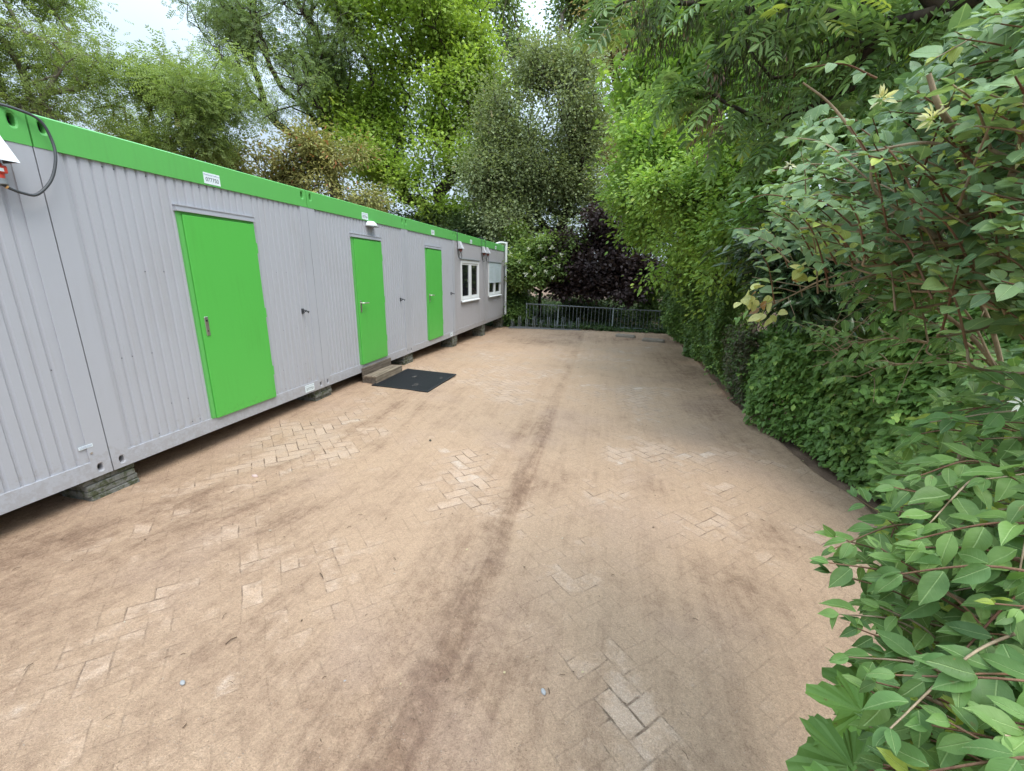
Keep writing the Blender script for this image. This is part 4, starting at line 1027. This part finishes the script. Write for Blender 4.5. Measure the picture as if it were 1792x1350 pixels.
c = at(760, 395, 19.5)
tree('bush', 'dark bush seen just above the roof line below the bright yellow green tree', 'bush', (c[0], 19.5, 0), (c[0], 19.5, 1.5),
     [bl(670, 378, 19.5, 60, 26, 1.3), bl(740, 388, 19.5, 60, 28, 1.3), bl(810, 400, 19, 50, 28, 1.3), bl(860, 415, 18.5, 35, 30, 1.2), bl(620, 360, 19.5, 40, 22, 1.1)], 620, 24, .13, T_oval(.6), L_FAR, BARK_D, .06, 35, .22, None, .5, fol='foliage', trk='stem')
def ground_cover():
    r = np.random.default_rng(88); n = 80000; x = r.uniform(-8, 5, n); y = 14.75 + r.random(n) ** 1.3 * 13
    front = (x > -.3) & (r.random(n) < .10); y = np.where(front, r.uniform(14.55, 15.3, n), y)
    h = .08 + .35 * vnoise(x * 1.3 + 9, y * 1.3 + 9, 5) * np.clip((y - 14.6) / 1.2, .25, 1) + np.where((y > 16.3) & (y < 18.2), .75 * vnoise(x * .9 + 3, y * .9, 6), 0)
    z = -.05 + h * r.random(n) ** .6
    P = np.stack([x, y, z], -1); D = nrm(r.normal(0, 1, (n, 3)) * [1, 1, .3]); N = nrm(r.normal(0, .45, (n, 3)) + [0, -.3, 1.]); V, Q, L = leaves(P, D, N, .075 * r.uniform(.6, 1.3, n), T_oval(.8))
    tag(np_mesh('ivy_ground_cover', V, Q, leafmat('ground_ivy_leaves', (.035, .070, .022), (.075, .125, .035), (.12, .19, .05), .1, .2), None, L, False), kind='stuff')
ground_cover()
def far_wood():
    r = np.random.default_rng(77); parts = []
    blobs = []
    for x in np.arange(-13, 34, 2.6):
        Y = r.uniform(30, 34) if x < 12 else r.uniform(22, 32); h = r.uniform(6, 9) if x < -10 else r.uniform(11, 14)
        blobs += [(x, Y, h * .5, 2.6, 2, h * .5), (x + 1, Y + 1, 2, 2.5, 2, 2.5)]
    for x in np.arange(-20, -5, 2.0): blobs.append((x, 25 + r.uniform(-1, 1), 3.4, 1.8, 1.2, 4.4))
    for y in np.arange(-4, 24, 2.2): blobs += [(8.5 + r.uniform(-.5, 1), y, 3.2, 1.8, 1.8, 3.6)]
    for x in np.arange(-5, 7, 1.6): blobs.append((x, 20.5, 1.2, 1.3, .8, 1.6))
    P, o = blob_points(blobs, 5600, r, .35); Pp, D, N = spray(P, o, 22, .38, r)
    V, Q, L = leaves(Pp, D, N, .20 * (.6 + .7 * r.random(len(Pp))), T_quad(.7))
    tag(np_mesh('distant_wood', V, Q, L_FAR, None, L, False), kind='stuff')
far_wood()

# ------------------------------------------------------------------ right side: hedge line and overhanging trees
def hedge(name, label, y0, y1, ztop, nleaf, size, tm, lm, seed, depth=.45, bulge=.18, zb=0.0, xoff=0.0, lean=.12, cat='hedge', inner=True, group=None):
    r = np.random.default_rng(seed); xb = float(edge_x((y0 + y1) / 2)) + xoff
    root = empty(name, (xb + .5, (y0 + y1) / 2, 0)); tag(root, label, cat, group); b0 = np.array(root.location)
    def face(y, z): return edge_x(y) + xoff - .02 - lean * z + bulge * 2.2 * (fbm(y * 1.1 + 5, z * 1.1, seed, 3) - .5) + .16 * np.exp(-z * 6)
    n = nleaf; y = r.uniform(y0, y1, n); zt = ztop + .35 * (fbm(y * 1.5, y * 0 + 2, seed + 3) - .5)
    z = zb + .02 + (zt - zb) * r.random(n) ** .9; d = r.exponential(depth * .28, n)
    ok = (vnoise(y * 2.4 + 31, z * 2.8 + 7, seed + 5) > .30) | (r.random(n) < .30); y, z, d = y[ok], z[ok], d[ok]; n = len(y)
    P = np.stack([face(y, z) + d + r.normal(0, .02, n), y, z], -1)
    P[:, 2] += Gf(2, 5)
    D = nrm(np.stack([-.35 - .3 * r.random(n), r.normal(0, .55, n), -.45 + r.normal(0, .35, n)], -1))
    N = nrm(np.stack([-.75 + r.normal(0, .3, n), r.normal(0, .4, n) - .15, .8 + r.normal(0, .3, n)], -1))
    cl = vnoise(y * 5 + 11, z * 5, seed + 9)
    V, Q, L = leaves(P, D, N, size * (.55 + .75 * r.random(n)), tm, np.clip(r.random(n) * .7 + cl * .3, 0, .999))
    np_mesh('foliage', V - b0, Q, lm, root, L, False)
    m_ = int((y1 - y0) * 26); ys_ = r.uniform(y0, y1, m_); zs_ = r.uniform(.25, ztop, m_); A0 = np.stack([face(ys_, zs_) + .1, ys_, zs_], -1); sp = []
    d0 = nrm(np.stack([-np.ones(m_), r.normal(-.1, .5, m_), r.normal(.25, .45, m_)], -1)); Ls = r.uniform(.12, .38, m_); SA, SB = [], []
    for q in range(7):
        t_ = (q + 1) / 7; c_ = A0 + d0 * (Ls * t_)[:, None] + np.array([0, 0, -.10]) * (t_ * t_) * Ls[:, None]
        for sg in (1, -1):
            dd = nrm(d0 * .5 + np.stack([np.zeros(m_), sg * np.ones(m_), np.full(m_, -.3)], -1) + r.normal(0, .3, (m_, 3)))
            sp.append(leaves(c_, dd, nrm(np.array([-.4, -.1, 1.]) + r.normal(0, .3, (m_, 3))), size * 1.05 * r.uniform(.7, 1.1, m_), tm, np.clip(r.random(m_) * .5 + .45, 0, .999)))
    SA = A0 + 0; SB = A0 + d0 * Ls[:, None]; V, Q = frusta(SA, SB, np.full(m_, .0025), np.full(m_, .001), 4)
    V, Q, L = merge(sp); np_mesh('sprig_leaves', V - b0, Q, lm, root, L, False)
    # inner stems
    k = int((y1 - y0) * 16); ys = r.uniform(y0, y1, k); A = np.stack([edge_x(ys) + xoff + .55 + r.random(k) * .4, ys, np.full(k, -.03)], -1)
    As, Bs = [], []; cur = A; drx = nrm(np.stack([r.normal(.15, .2, k), r.normal(0, .35, k), np.ones(k)], -1)); seg = ztop / 9
    for s in range(6):
        nx = cur + nrm(drx + r.normal(0, .28, (k, 3))) * seg; As.append(cur); Bs.append(nx); cur = nx
    As, Bs = np.concatenate(As), np.concatenate(Bs); V, Q = frusta(As, Bs, np.full(len(As), .007), np.full(len(As), .005), 4)
    np_mesh('stem', V - b0, Q, TWIG if 'bramble' in name else BARK_D, root)
    return root
hedge('ivy_hedge', 'far stretch of dark small leaved ivy hedge running down to the railing', 9.2, 15.6, 2.6, 60000, .075, T_oval(.75), L_IVY, 41, .5, .42)
hedge('ivy_hedge', 'middle stretch of yellow flecked small leaved hedge before the brown shrub', 7.3, 9.3, 2.3, 32000, .06, T_oval(.7), L_IVY, 42, .45, .22)
hedge('barberry_shrub', 'brownish small leaved shrub between the flecked hedge and the broad leaved hedge', 6.3, 7.35, 1.05, 9000, .055, T_oval(.5), L_DRK, 43, .4, .14, cat='shrub')
hedge('bramble_hedge', 'near stretch of fresh green broad leaved hedge beside the sand', 2.6, 6.4, 1.8, 38000, .070, T_fine(.66, (0, .25, .6, 1), (.1, 1, .85, 0), .12), L_HOR, 44, .55, .36, lean=-.10)
hedge('bramble_hedge', 'tall darker backing of the near hedge behind the bare arching stems', 1.2, 6.6, 2.7, 30000, .065, T_oval(.65), L_IVY, 45, .6, .3, xoff=.75, lean=-.05)

GR = 'trees on the right'
tree('elder_tree', 'bushy bright green tree with lighter shoot tips overhanging the far right of the yard', 'tree', (3.6, 11.5, 0), (3.4, 11.2, 2.6),
     [bl(1180, 300, 10.5, 90, 75, 1.6), bl(1130, 240, 11, 60, 50, 1.3), bl(1200, 420, 10, 85, 75, 1.5), bl(1110, 340, 11, 45, 30, 1.0), bl(1250, 330, 10, 90, 100, 1.8), bl(1150, 380, 10.5, 60, 50, 1.3), bl(1260, 450, 9.4, 70, 80, 1.4), bl(1190, 180, 11.5, 70, 60, 1.5)],
     2100, 24, .105, T_oval(.6), L_BRI, BARK, .16, 51, .22, GR, .5)
tree('sycamore_tree', 'tall light green tree filling the upper right behind the hanging ash twigs', 'tree', (5.8, 12.5, 0), (5.6, 12, 5.5),
     [bl(1220, 110, 12.5, 110, 90, 2.4), bl(1340, 120, 11.5, 110, 110, 2.4), bl(1150, 160, 13, 60, 60, 1.8), bl(1450, 60, 11, 120, 110, 2.4), bl(1240, 10, 12.5, 120, 70, 2.4), bl(1600, 40, 10, 130, 110, 2.2)],
     1500, 22, .17, T_lobed(3, .3), L_BRI, BARK, .26, 52, .34, GR, .5)
tree('dogwood_shrub', 'mid green shrub crown with flat yellow green flower heads above the ivy hedge', 'shrub', (3.4, 8.0, 0), (3.2, 7.8, 1.6),
     [bl(1240, 300, 7.6, 85, 60, .9), bl(1320, 330, 7.2, 85, 80, 1.0), bl(1230, 400, 7.6, 60, 60, .8), bl(1310, 430, 6.8, 70, 60, .8), bl(1200, 350, 8, 50, 50, .8), bl(1380, 250, 7, 60, 60, .9)],
     1300, 24, .075, T_oval(.62), L_BRI, BARK_D, .07, 53, .15, None, .5, fol='foliage', trk='stem')
tree('hazel_tree', 'shaded broad leaved tree behind the near shrubs at the right edge', 'tree', (4.6, 5.0, 0), (4.2, 4.8, 2.2),
     [bl(1500, 230, 5.2, 130, 120, 1.0), bl(1640, 120, 5.0, 140, 120, 1.0), bl(1420, 380, 5.4, 100, 90, .9), bl(1750, 300, 4.6, 120, 160, .9), bl(1560, 420, 5, 120, 100, .9), bl(1700, 520, 4.6, 120, 100, .8), bl(1480, 60, 5.6, 110, 80, 1.0)],
     1300, 24, .085, T_oval(.62), L_HOR, BARK_D, .12, 54, .16, GR, .5)
tree('laurel_shrub', 'dark glossy long leaved shrub in the shade behind the near hedge', 'shrub', (3.0, 4.9, 0), (2.75, 4.8, 1.3),
     [bl(1340, 430, 4.7, 55, 50, .3), bl(1390, 480, 4.6, 60, 55, .35), bl(1330, 380, 4.9, 50, 45, .35), bl(1460, 500, 4.4, 80, 70, .35)],
     230, 14, .13, T_fine(.26, (0, .3, .7, 1), (.2, 1, .8, 0), .25), L_LAU, BARK_D, .04, 55, .10, None, .45, fol='foliage', trk='stem')
# ------------------------------------------------------------------ overhanging ash with hanging keys, upper right
def T_ash():
    V, Q = [], []; V0, Q0 = T_oval(.34)
    for k in range(5):
        t = .18 + .7 * k / 4; p = np.array([0, t, -.22 * t * t])
        for sx in (1, -1):
            y = nrm(np.array([sx * .85, .55, -.25])); z = np.array([0, 0, 1.]); z = nrm(z - y * y[2]); x = np.cross(y, z); b = len(V)
            V += [tuple(p + .36 * (v[0] * x + v[1] * y + v[2] * z)) for v in V0]; Q += [tuple(b + i for i in q) for q in Q0]
    p = np.array([0, .9, -.18]); b = len(V); V += [tuple(p + .38 * np.array([v[0], v[1] * .9, -v[1] * .3])) for v in V0]; Q += [tuple(b + i for i in q) for q in Q0]
    b = len(V); V += [(-.008, 0, 0), (.008, 0, 0), (.006, .9, -.19), (-.006, .9, -.19)]; Q.append((b, b + 1, b + 2, b + 3))
    return np.array(V), np.array(Q)
def hanging_ash():
    r = np.random.default_rng(91)
    base = np.array([5.0, 4.4, 0.]); root = empty('ash_tree', tuple(base)); tag(root, 'ash tree whose twigs with hanging seed bunches droop in at the top right', 'tree', 'trees on the right')
    keys = [(1118, 30, 3.9), (1150, 15, 3.9), (1133, 60, 4.0), (1165, 70, 4.0), (1205, 40, 3.9), (1215, 10, 4.0), (1262, 112, 3.9), (1290, 95, 3.8), (1275, 30, 4.1), (1318, 60, 4.0), (1350, 75, 3.6), (1372, 95, 3.6), (1385, 45, 3.7), (1425, 70, 3.7), (1440, 130, 3.7), (1475, 100, 3.6), (1500, 60, 3.6), (1345, 170, 3.9), (1240, 195, 3.8), (1385, 165, 3.9), (1530, 20, 3.5), (1570, 90, 3.6), (1250, 140, 4.0), (1400, 225, 3.8), (1320, 140, 3.8)]
    K = np.array([at(*k) for k in keys])
    lv = [(1060, 25, 3.9), (1090, 5, 3.9), (1085, 40, 3.9), (1180, 5, 3.9), (1240, 5, 4), (1320, 20, 3.9), (1380, 20, 3.6), (1360, 45, 3.6), (1340, 0, 3.7), (1165, 165, 3.8), (1200, 160, 3.8), (1225, 150, 3.8), (1270, 180, 3.8), (1310, 200, 3.9), (1260, 230, 3.9), (1350, 215, 3.9), (1430, 20, 3.6), (1470, 30, 3.6), (1520, 90, 3.5), (1410, 120, 3.7), (1450, 175, 3.7), (1340, 260, 4), (1380, 240, 3.8), (1560, 40, 3.4), (1600, 90, 3.5), (1650, 20, 3.4), (1700, 80, 3.4), (1500, 150, 3.6), (1290, 60, 4.0), (1600, -40, 3.4), (1500, -60, 3.5), (1400, -50, 3.7), (1300, -60, 3.9), (1200, -50, 4.0), (1750, -20, 3.3)]
    Lp = np.array([at(*k) for k in lv])
    A, par, tips = skeleton(base, np.concatenate([K + (0, 0, .12), Lp]), (4.2, 4.3, 4.6), r, wig=.10, step=.5, bias=.25)
    (V, Q), R = limb_mesh(A, par, .06, .0035, .6)
    np_mesh('trunk', V - base, Q, BARK_D, root)
    n = len(Lp); k = 9; P = np.repeat(Lp, k, 0) + r.normal(0, .07, (n * k, 3)); D = nrm(r.normal(0, .7, (n * k, 3)) + np.array([-.5, -.1, -.25])); N = nrm(np.array([0, 0, 1.]) + r.normal(0, .3, (n * k, 3)))
    V, Q, L = leaves(P, D, N, .26 * (.7 + .5 * r.random(n * k)), T_ash(), r.random(n * k)); np_mesh('crown', V - base, Q, L_COM, root, L, False)
    for c in K:
        m = int(r.integers(110, 190)); off = r.normal(0, 1, (m, 3)) * np.array([.055, .055, .12]); P = c + off
        D = nrm(np.array([0, 0, -1.]) + r.normal(0, .22, (m, 3))); N = nrm(r.normal(0, 1, (m, 3)) + np.array([0, -1, .3]))
        V, Q, L = leaves(P, D, N, .05 * (.8 + .4 * r.random(m)), T_quad(.24), r.random(m)); np_mesh('seed_bunch', V - base, Q, L_KEY if not np.allclose(c, at(1240, 195, 3.8)) else plain('dry_seeds', (.20, .13, .09), .9), root, L, False)
hanging_ash()

# ------------------------------------------------------------------ near shrubs at the right edge
def pline(pts, n=8): return crom([atd(*p) for p in pts], n)
def in_poly(poly, r, n):
    P = np.array(poly, float); lo, hi = P.min(0), P.max(0); out = []
    while len(out) < n:
        q = lo + (hi - lo) * r.random(2); c = False; j = len(P) - 1
        for i in range(len(P)):
            if (P[i, 1] > q[1]) != (P[j, 1] > q[1]) and q[0] < (P[j, 0] - P[i, 0]) * (q[1] - P[i, 1]) / (P[j, 1] - P[i, 1]) + P[i, 0]: c = not c
            j = i
        if c: out.append(q)
    return np.array(out)
def shoot_leaves(C, r, size, pairs, start, spread=.85, droop=.35, up=(-.30, -.25, 1.0), jit=.22):
    "opposite leaves along the polyline C, crossing pairs"
    C = np.asarray(C); s = np.concatenate([[0], np.cumsum(np.linalg.norm(np.diff(C, axis=0), axis=1))]); T = nrm(np.gradient(C, axis=0))
    P, D, N, Z = [], [], [], []
    for k in range(pairs):
        f = start + (1 - start) * (k + .5) / pairs; d = f * s[-1]
        p = np.array([np.interp(d, s, C[:, i]) for i in range(3)]); t = nrm(np.array([np.interp(d, s, T[:, i]) for i in range(3)]))
        u = nrm(np.array(up) + r.normal(0, .12, 3)); side = nrm(np.cross(t, u)); u2 = np.cross(side, t); roll = r.normal(0, .35) + (.6 if k % 2 else -.1)
        for sg in (1, -1):
            sd = side * sg * math.cos(roll) + u2 * math.sin(roll) * .55
            d_ = nrm(t * (.55 + .5 * (k / pairs)) + sd * spread + np.array([0, 0, -droop * (.5 + r.random())]) + r.normal(0, jit * .6, 3))
            P.append(p + sd * .006); D.append(d_); N.append(nrm(np.array(up) + r.normal(0, jit, 3) + sd * .25)); Z.append(size * (1.0 - .38 * max(0, (k / pairs) - .55) / .45) * r.uniform(.75, 1.15))
    for q in range(2):
        d_ = nrm(T[-1] + r.normal(0, .35, 3)); P.append(C[-1]); D.append(d_); N.append(nrm(np.array(up) + r.normal(0, .3, 3))); Z.append(size * .55)
    return P, D, N, Z
def near_shrub(name, label, cat, base, mains, poly, dist, n, dirpx, size, tm, lm, stemm, seed, pairs=(4, 7), slen=(.22, .40), up=(-.3, -.25, 1.), droop=.35, young=.12, extra_shoots=(), backdrop=None):
    r = np.random.default_rng(seed); b0 = np.array(base, float); root = empty(name, base); tag(root, label, cat)
    nodes = []
    mb = MB()
    for pts, r0, r1 in mains:
        C = pline(pts, 8); mb.tube(C - b0, np.linspace(r0, r1, len(C)), 8, 0, False); nodes += list(C[::2])
    mb.build('main_stem', TWIG, root)
    nodes = np.array(nodes); px = in_poly(poly, r, n); PP, DD, NN, ZZ, RR = [], [], [], [], []; tw = MB()
    shoots = [(q[0], q[1], dist(q[0], q[1]) * r.uniform(.92, 1.45)) for q in px] + [tuple(q) for q in extra_shoots]
    for (u, v, d) in shoots:
        tip = atd(u, v, d); L = r.uniform(*slen); dv = nrm(np.array(dirpx(u, v)) + r.normal(0, .28, 3)); st = tip - dv * L
        mid = (st + tip) / 2 + np.array([0, 0, .12 * L]); back = -np.sum((st - nodes) * dv, 1) / (np.linalg.norm(st - nodes, axis=1) + .01)
        nd = nodes[np.argmin(np.linalg.norm(nodes - st, axis=1) * (1 + 1.2 * np.clip(back + .5, 0, 2)) + .1 * r.random(len(nodes)))]
        C = crom([st, mid, tip], 6); yg = r.random() < young
        tw.tube(C - b0, np.linspace(.0026, .0012, len(C)), 5, 1 if r.random() < .6 else 0, False)
        if np.linalg.norm(nd - st) < .6 and np.dot(nrm(st - nd), dv) > .35:
            g_ = np.linalg.norm(nd - st); q = crom([nd, nd * .6 + st * .4 - dv * .12 * g_, st - dv * .12 * g_, st], 5); tw.tube(q - b0, np.linspace(.0042, .0026, len(q)), 5, 0, False)
        k = int(r.integers(*pairs)); P, D, N, Z = shoot_leaves(C, r, size * (.72 if yg else 1) * r.uniform(.85, 1.12), k, .08, up=up, droop=droop)
        base_r = .965 if yg else r.random() * .9; PP += P; DD += D; NN += N; ZZ += Z; RR += list(np.clip(base_r + r.normal(0, .10 if not yg else .02, len(P)), 0, .999 if yg else .93))
    tw.build('twig', [TWIG, TWIG_R], root)
    PP, DD, NN, ZZ, RR = map(np.array, (PP, DD, NN, ZZ, RR)); g_ = r.integers(0, len(tm), len(PP)); V, Q, L = merge([leaves(PP[g_ == q], DD[g_ == q], NN[g_ == q], ZZ[g_ == q], tm[q], RR[g_ == q]) for q in range(len(tm))])
    np_mesh('foliage', V - b0, Q, lm, root, L, True)
    if backdrop:
        nb, sz, dd = backdrop; q = in_poly(poly, r, nb); P = np.array([atd(a, b, dist(a, b) * r.uniform(*dd)) for a, b in q]); m = len(P)
        V, Q, L = leaves(P, nrm(r.normal(0, .6, (m, 3)) + np.array([-.4, -.2, -.3])), nrm(r.normal(0, .4, (m, 3)) + np.array(up)), sz * r.uniform(.7, 1.2, m), tm[0], r.random(m) * .9); np_mesh('inner_foliage', V - b0, Q, lm, root, L, True)
    return root

def variants(st, wd, w, droop, seed, n=6):
    out = []; r = np.random.default_rng(seed)
    for k in range(n):
        V, Q = T_fine(w * r.uniform(.82, 1.15), st, tuple(np.array(wd) * r.uniform(.92, 1.06, len(wd))), droop * r.uniform(.3, 2.0))
        V = V.copy(); t = V[:, 1]; V[:, 0] += r.uniform(-.10, .10) * t * t; V[:, 2] += np.abs(V[:, 0]) * r.uniform(-.25, .45) + .02 * np.sin(t * 9 + k) * np.sign(V[:, 0]) ; V[:, 2] += V[:, 0] * t * r.uniform(-.5, .5)
        out.append((V, Q))
    return out
ST8 = (0, .1, .2, .34, .5, .66, .8, .91, 1)
VAR_HON = variants(ST8, (.2, .66, .90, 1.0, .97, .80, .52, .24, 0), .74, .16, 1)
VAR_PHI = variants(ST8, (.08, .50, .82, .99, .97, .78, .48, .20, 0), .50, .24, 2)
T_HON = T_fine(.74, (0, .1, .28, .5, .72, .9, 1), (.25, .78, 1, .95, .68, .30, .0), .16)
T_PHI = T_fine(.50, (0, .1, .26, .46, .66, .84, 1), (.10, .60, .95, 1, .70, .30, .0), .24)
poly_h = [(1330, 400), (1365, 330), (1400, 300), (1400, 215), (1420, 165), (1500, 230), (1600, 130), (1660, 60), (1740, 10), (1830, 10), (1830, 560), (1700, 520), (1560, 470), (1470, 440), (1390, 440)]
sh = near_shrub('honeysuckle_shrub', 'near shrub of rounded blue green leaves on brown arching stems at the upper right', 'shrub', (2.3, 1.2, 0),
    [([(2150, 1500, 3.2), (1960, 860, 1.9), (1800, 590, 1.55), (1742, 500, 1.5), (1705, 440, 1.45), (1684, 350, 1.4), (1690, 265, 1.35), (1645, 190, 1.3), (1625, 130, 1.3)], .014, .004),
     ([(1960, 860, 1.9), (1810, 585, 1.6), (1720, 530, 1.6), (1610, 485, 1.6), (1540, 430, 1.6), (1480, 395, 1.65), (1400, 400, 1.7)], .010, .003),
     ([(1742, 500, 1.5), (1660, 430, 1.5), (1590, 380, 1.5), (1530, 330, 1.5), (1525, 270, 1.5)], .007, .0025),
     ([(1690, 265, 1.35), (1620, 250, 1.35), (1540, 262, 1.4), (1490, 275, 1.45)], .004, .002),
     ([(1525, 280, 1.5), (1480, 215, 1.5), (1445, 175, 1.5), (1405, 145, 1.5)], .004, .002),
     ([(1705, 440, 1.45), (1760, 330, 1.3), (1790, 230, 1.2), (1800, 100, 1.15)], .006, .003)],
    poly_h, lambda u, v: float(np.interp(u, [1300, 1500, 1792], [1.65, 1.35, 1.10])), 260,
    lambda u, v: (-.75, -.05, .45), .046, VAR_HON, L_HON, TWIG_R, 61, (3, 6), (.14, .28), (-.35, -.35, 1.), .25, .16,
    [(1285, 360, 1.85), (1300, 410, 1.8), (1340, 330, 1.75), (1285, 400, 1.8), (1410, 120, 1.5), (1372, 240, 1.6), (1350, 300, 1.7), (1330, 440, 1.8)], (1100, .055, (1.3, 1.9)))
for (u, v, d) in ((1545, 172, 1.25), (1635, 205, 1.2), (1790, 265, 1.2)):
    blossoms(sh, [atd(u, v, d)], .028, mat=PETAL_Y, seed=u)
blossoms(sh, [atd(1383, 288, 1.6)], .02, mat=PETAL, seed=5)
poly_p = [(1500, 985), (1545, 900), (1575, 780), (1640, 700), (1700, 640), (1850, 600), (1850, 1420), (1530, 1420), (1500, 1260), (1510, 1160), (1565, 1130), (1520, 1060)]
ph = near_shrub('mock_orange_shrub', 'near shrub of long pointed bright green leaves filling the lower right corner', 'shrub', (2.0, .9, 0),
    [([(2100, 1900, 2.6), (1950, 1300, 1.6), (1800, 1130, 1.25), (1700, 1060, 1.15), (1570, 1000, 1.1)], .009, .003),
     ([(2000, 1500, 2.0), (1850, 1350, 1.3), (1700, 1260, 1.1), (1600, 1210, 1.05)], .007, .003),
     ([(1950, 1300, 1.6), (1850, 900, 1.5), (1760, 800, 1.5), (1690, 770, 1.5)], .007, .003),
     ([(1950, 1300, 1.6), (1800, 960, 1.4), (1680, 905, 1.3), (1600, 870, 1.25)], .006, .003)],
    poly_p, lambda u, v: float(np.interp(v, [600, 800, 1000, 1350], [1.45, 1.25, 1.08, .95])), 290,
    lambda u, v: (-.85, .05, .12), .059, VAR_PHI, L_PHI, TWIG, 62, (3, 6), (.18, .34), (-.25, -.35, 1.), .35, .10,
    [(1450, 985, 1.1), (1452, 1002, 1.15), (1460, 960, 1.12), (1498, 870, 1.3), (1468, 1075, 1.1), (1485, 1150, 1.05), (1560, 830, 1.3), (1605, 735, 1.45), (1640, 640, 1.7), (1460, 940, 1.15), (1500, 1100, 1.1)], (1500, .070, (1.35, 2.0)))
blossoms(ph, [atd(1790, 706, 1.2)], .022, mat=PETAL, seed=9)
# bare arching stems and sparse twigs between the two shrubs
def arching():
    b0 = np.array((2.35, 1.9, 0)); root = empty('arching_shrub', tuple(b0)); tag(root, 'sparse shrub of bare pale arching stems with yellowing leaves at a long tip', 'shrub')
    S_ = [([(1900, 1100, 3.0), (1790, 720, 1.95), (1760, 665, 1.85), (1740, 590, 1.8), (1715, 530, 1.8), (1680, 490, 1.8), (1600, 468, 1.85), (1520, 470, 1.9), (1440, 490, 2.0), (1390, 515, 2.05), (1350, 535, 2.1)], .0075, .002),
          ([(1760, 665, 1.85), (1700, 590, 1.8), (1640, 540, 1.8), (1590, 500, 1.8), (1570, 490, 1.85)], .0065, .003),
          ([(1750, 655, 1.9), (1690, 600, 1.85), (1620, 560, 1.85), (1550, 535, 1.9), (1500, 510, 2.0)], .005, .0018),
          ([(1760, 665, 1.85), (1680, 620, 1.9), (1600, 595, 1.9), (1530, 595, 2.0), (1480, 610, 2.1), (1440, 640, 2.15)], .0045, .0015),
          ([(1790, 720, 1.95), (1740, 640, 1.75), (1700, 560, 1.75), (1660, 520, 1.75), (1600, 515, 1.8), (1540, 525, 1.85)], .004, .0015),
          ([(1740, 590, 1.8), (1745, 540, 1.75), (1725, 490, 1.75), (1690, 470, 1.75), (1640, 462, 1.8)], .004, .0015),
          ([(1790, 720, 1.95), (1700, 640, 2.0), (1560, 640, 2.1), (1500, 660, 2.15)], .004, .0015)]
    mb = MB(); nodes = []
    for pts, r0, r1 in S_:
        C = pline(pts, 8); mb.tube(C - b0, np.linspace(r0, r1, len(C)), 7, 0, False); nodes += list(C[12:])
    mb.build('main_stem', BARK_P if False else TWIG, root)
    r = np.random.default_rng(63); nodes = np.array(nodes); tw = MB(); PP, DD, NN, ZZ = [], [], [], []
    for k in range(95):
        a = nodes[r.integers(len(nodes))]; L = r.uniform(.07, .25); d = nrm(np.array([-.8, .1, .0]) + r.normal(0, .5, 3)); C = crom([a, a + d * L * .5 + (0, 0, .02), a + d * L + r.normal(0, .02, 3)], 4)
        tw.tube(C - b0, np.linspace(.0018, .0008, len(C)), 4, 0, False)
        if r.random() < .55:
            P, D, N, Z = shoot_leaves(C, r, .042, 3, .3); PP += P; DD += D; NN += N; ZZ += Z
    tw.build('twig', TWIG, root)
    V, Q, L = leaves(np.array(PP), np.array(DD), np.array(NN), np.array(ZZ), T_PHI, r.random(len(PP)) * .93); np_mesh('foliage', V - b0, Q, L_PHI, root, L, True)
    YL = leafmat('yellowed_leaves', (.48, .50, .14), (.62, .60, .26), (.35, .18, .07), .1, .3, .5, .4)
    q = [(1318, 530), (1335, 545), (1345, 520), (1350, 545), (1322, 515), (1390, 483), (1330, 560), (1300, 525), (1312, 505), (1405, 470)]
    P = np.array([atd(u, v, 2.05) for u, v in q for _ in range(3)]) + r.normal(0, .012, (30, 3))
    V, Q, L = leaves(P, nrm(r.normal(0, .6, (30, 3)) + np.array([-.4, 0, -.5])), nrm(r.normal(0, .5, (30, 3)) + np.array([-.3, -.6, .6])), .045 * r.uniform(.7, 1.2, 30), T_HON, r.random(30)); np_mesh('yellow_leaf', V - b0, Q, YL, root, L, True)
arching()
# sycamore leaves low at the edge of the near shrub
def seedling():
    b0 = np.array((1.15, 1.3, 0.)); root = empty('sycamore_seedling', tuple(b0)); tag(root, 'low sycamore sapling with large ribbed lobed leaves under the lower right shrub', 'sapling')
    tm = T_syc(); mb = MB(); P, D, N, Z = [], [], [], []
    for (u, v, d, s, a) in ((1590, 1232, 1.45, .16, (-.9, .2, .1)), (1570, 1275, 1.30, .15, (-.8, .35, .0)), (1560, 1345, 1.2, .17, (-.8, -.1, -.1)), (1620, 1360, 1.15, .15, (-.2, -.6, -.1)), (1570, 1400, 1.15, .16, (-.8, -.3, -.2)), (1530, 1310, 1.45, .15, (-.9, -.1, -.2))):
        p = atd(u, v, d); P.append(p); D.append(nrm(np.array(a, float))); N.append(nrm(np.array([-.25, -.3, 1.]))); Z.append(s)
        mb.tube(crom([(1.5 - b0[0], .9 - b0[1], .5), (p - b0) * .5 + np.array([.2, -.2, .35]), p - b0 + nrm(np.array(a, float)) * .01], 5), .0022, 5, 0, False)
    mb.tube([(0.35, -.4, 0), (.35, -.4, .5)], .006, 6)
    V, Q, L = leaves(np.array(P), np.array(D), np.array(N), np.array(Z), tm, rng.random(len(P)) * .9); np_mesh('foliage', V - b0, Q, L_SYC, root, L, False); mb.build('stem', TWIG_R, root)
seedling()
hedge('bramble_hedge', 'nearest stretch of hedge running on behind the viewer', -3.0, 1.3, 2.4, 7000, .08, T_oval(.7), L_IVY, 46, .5, .25, xoff=.9, lean=0)
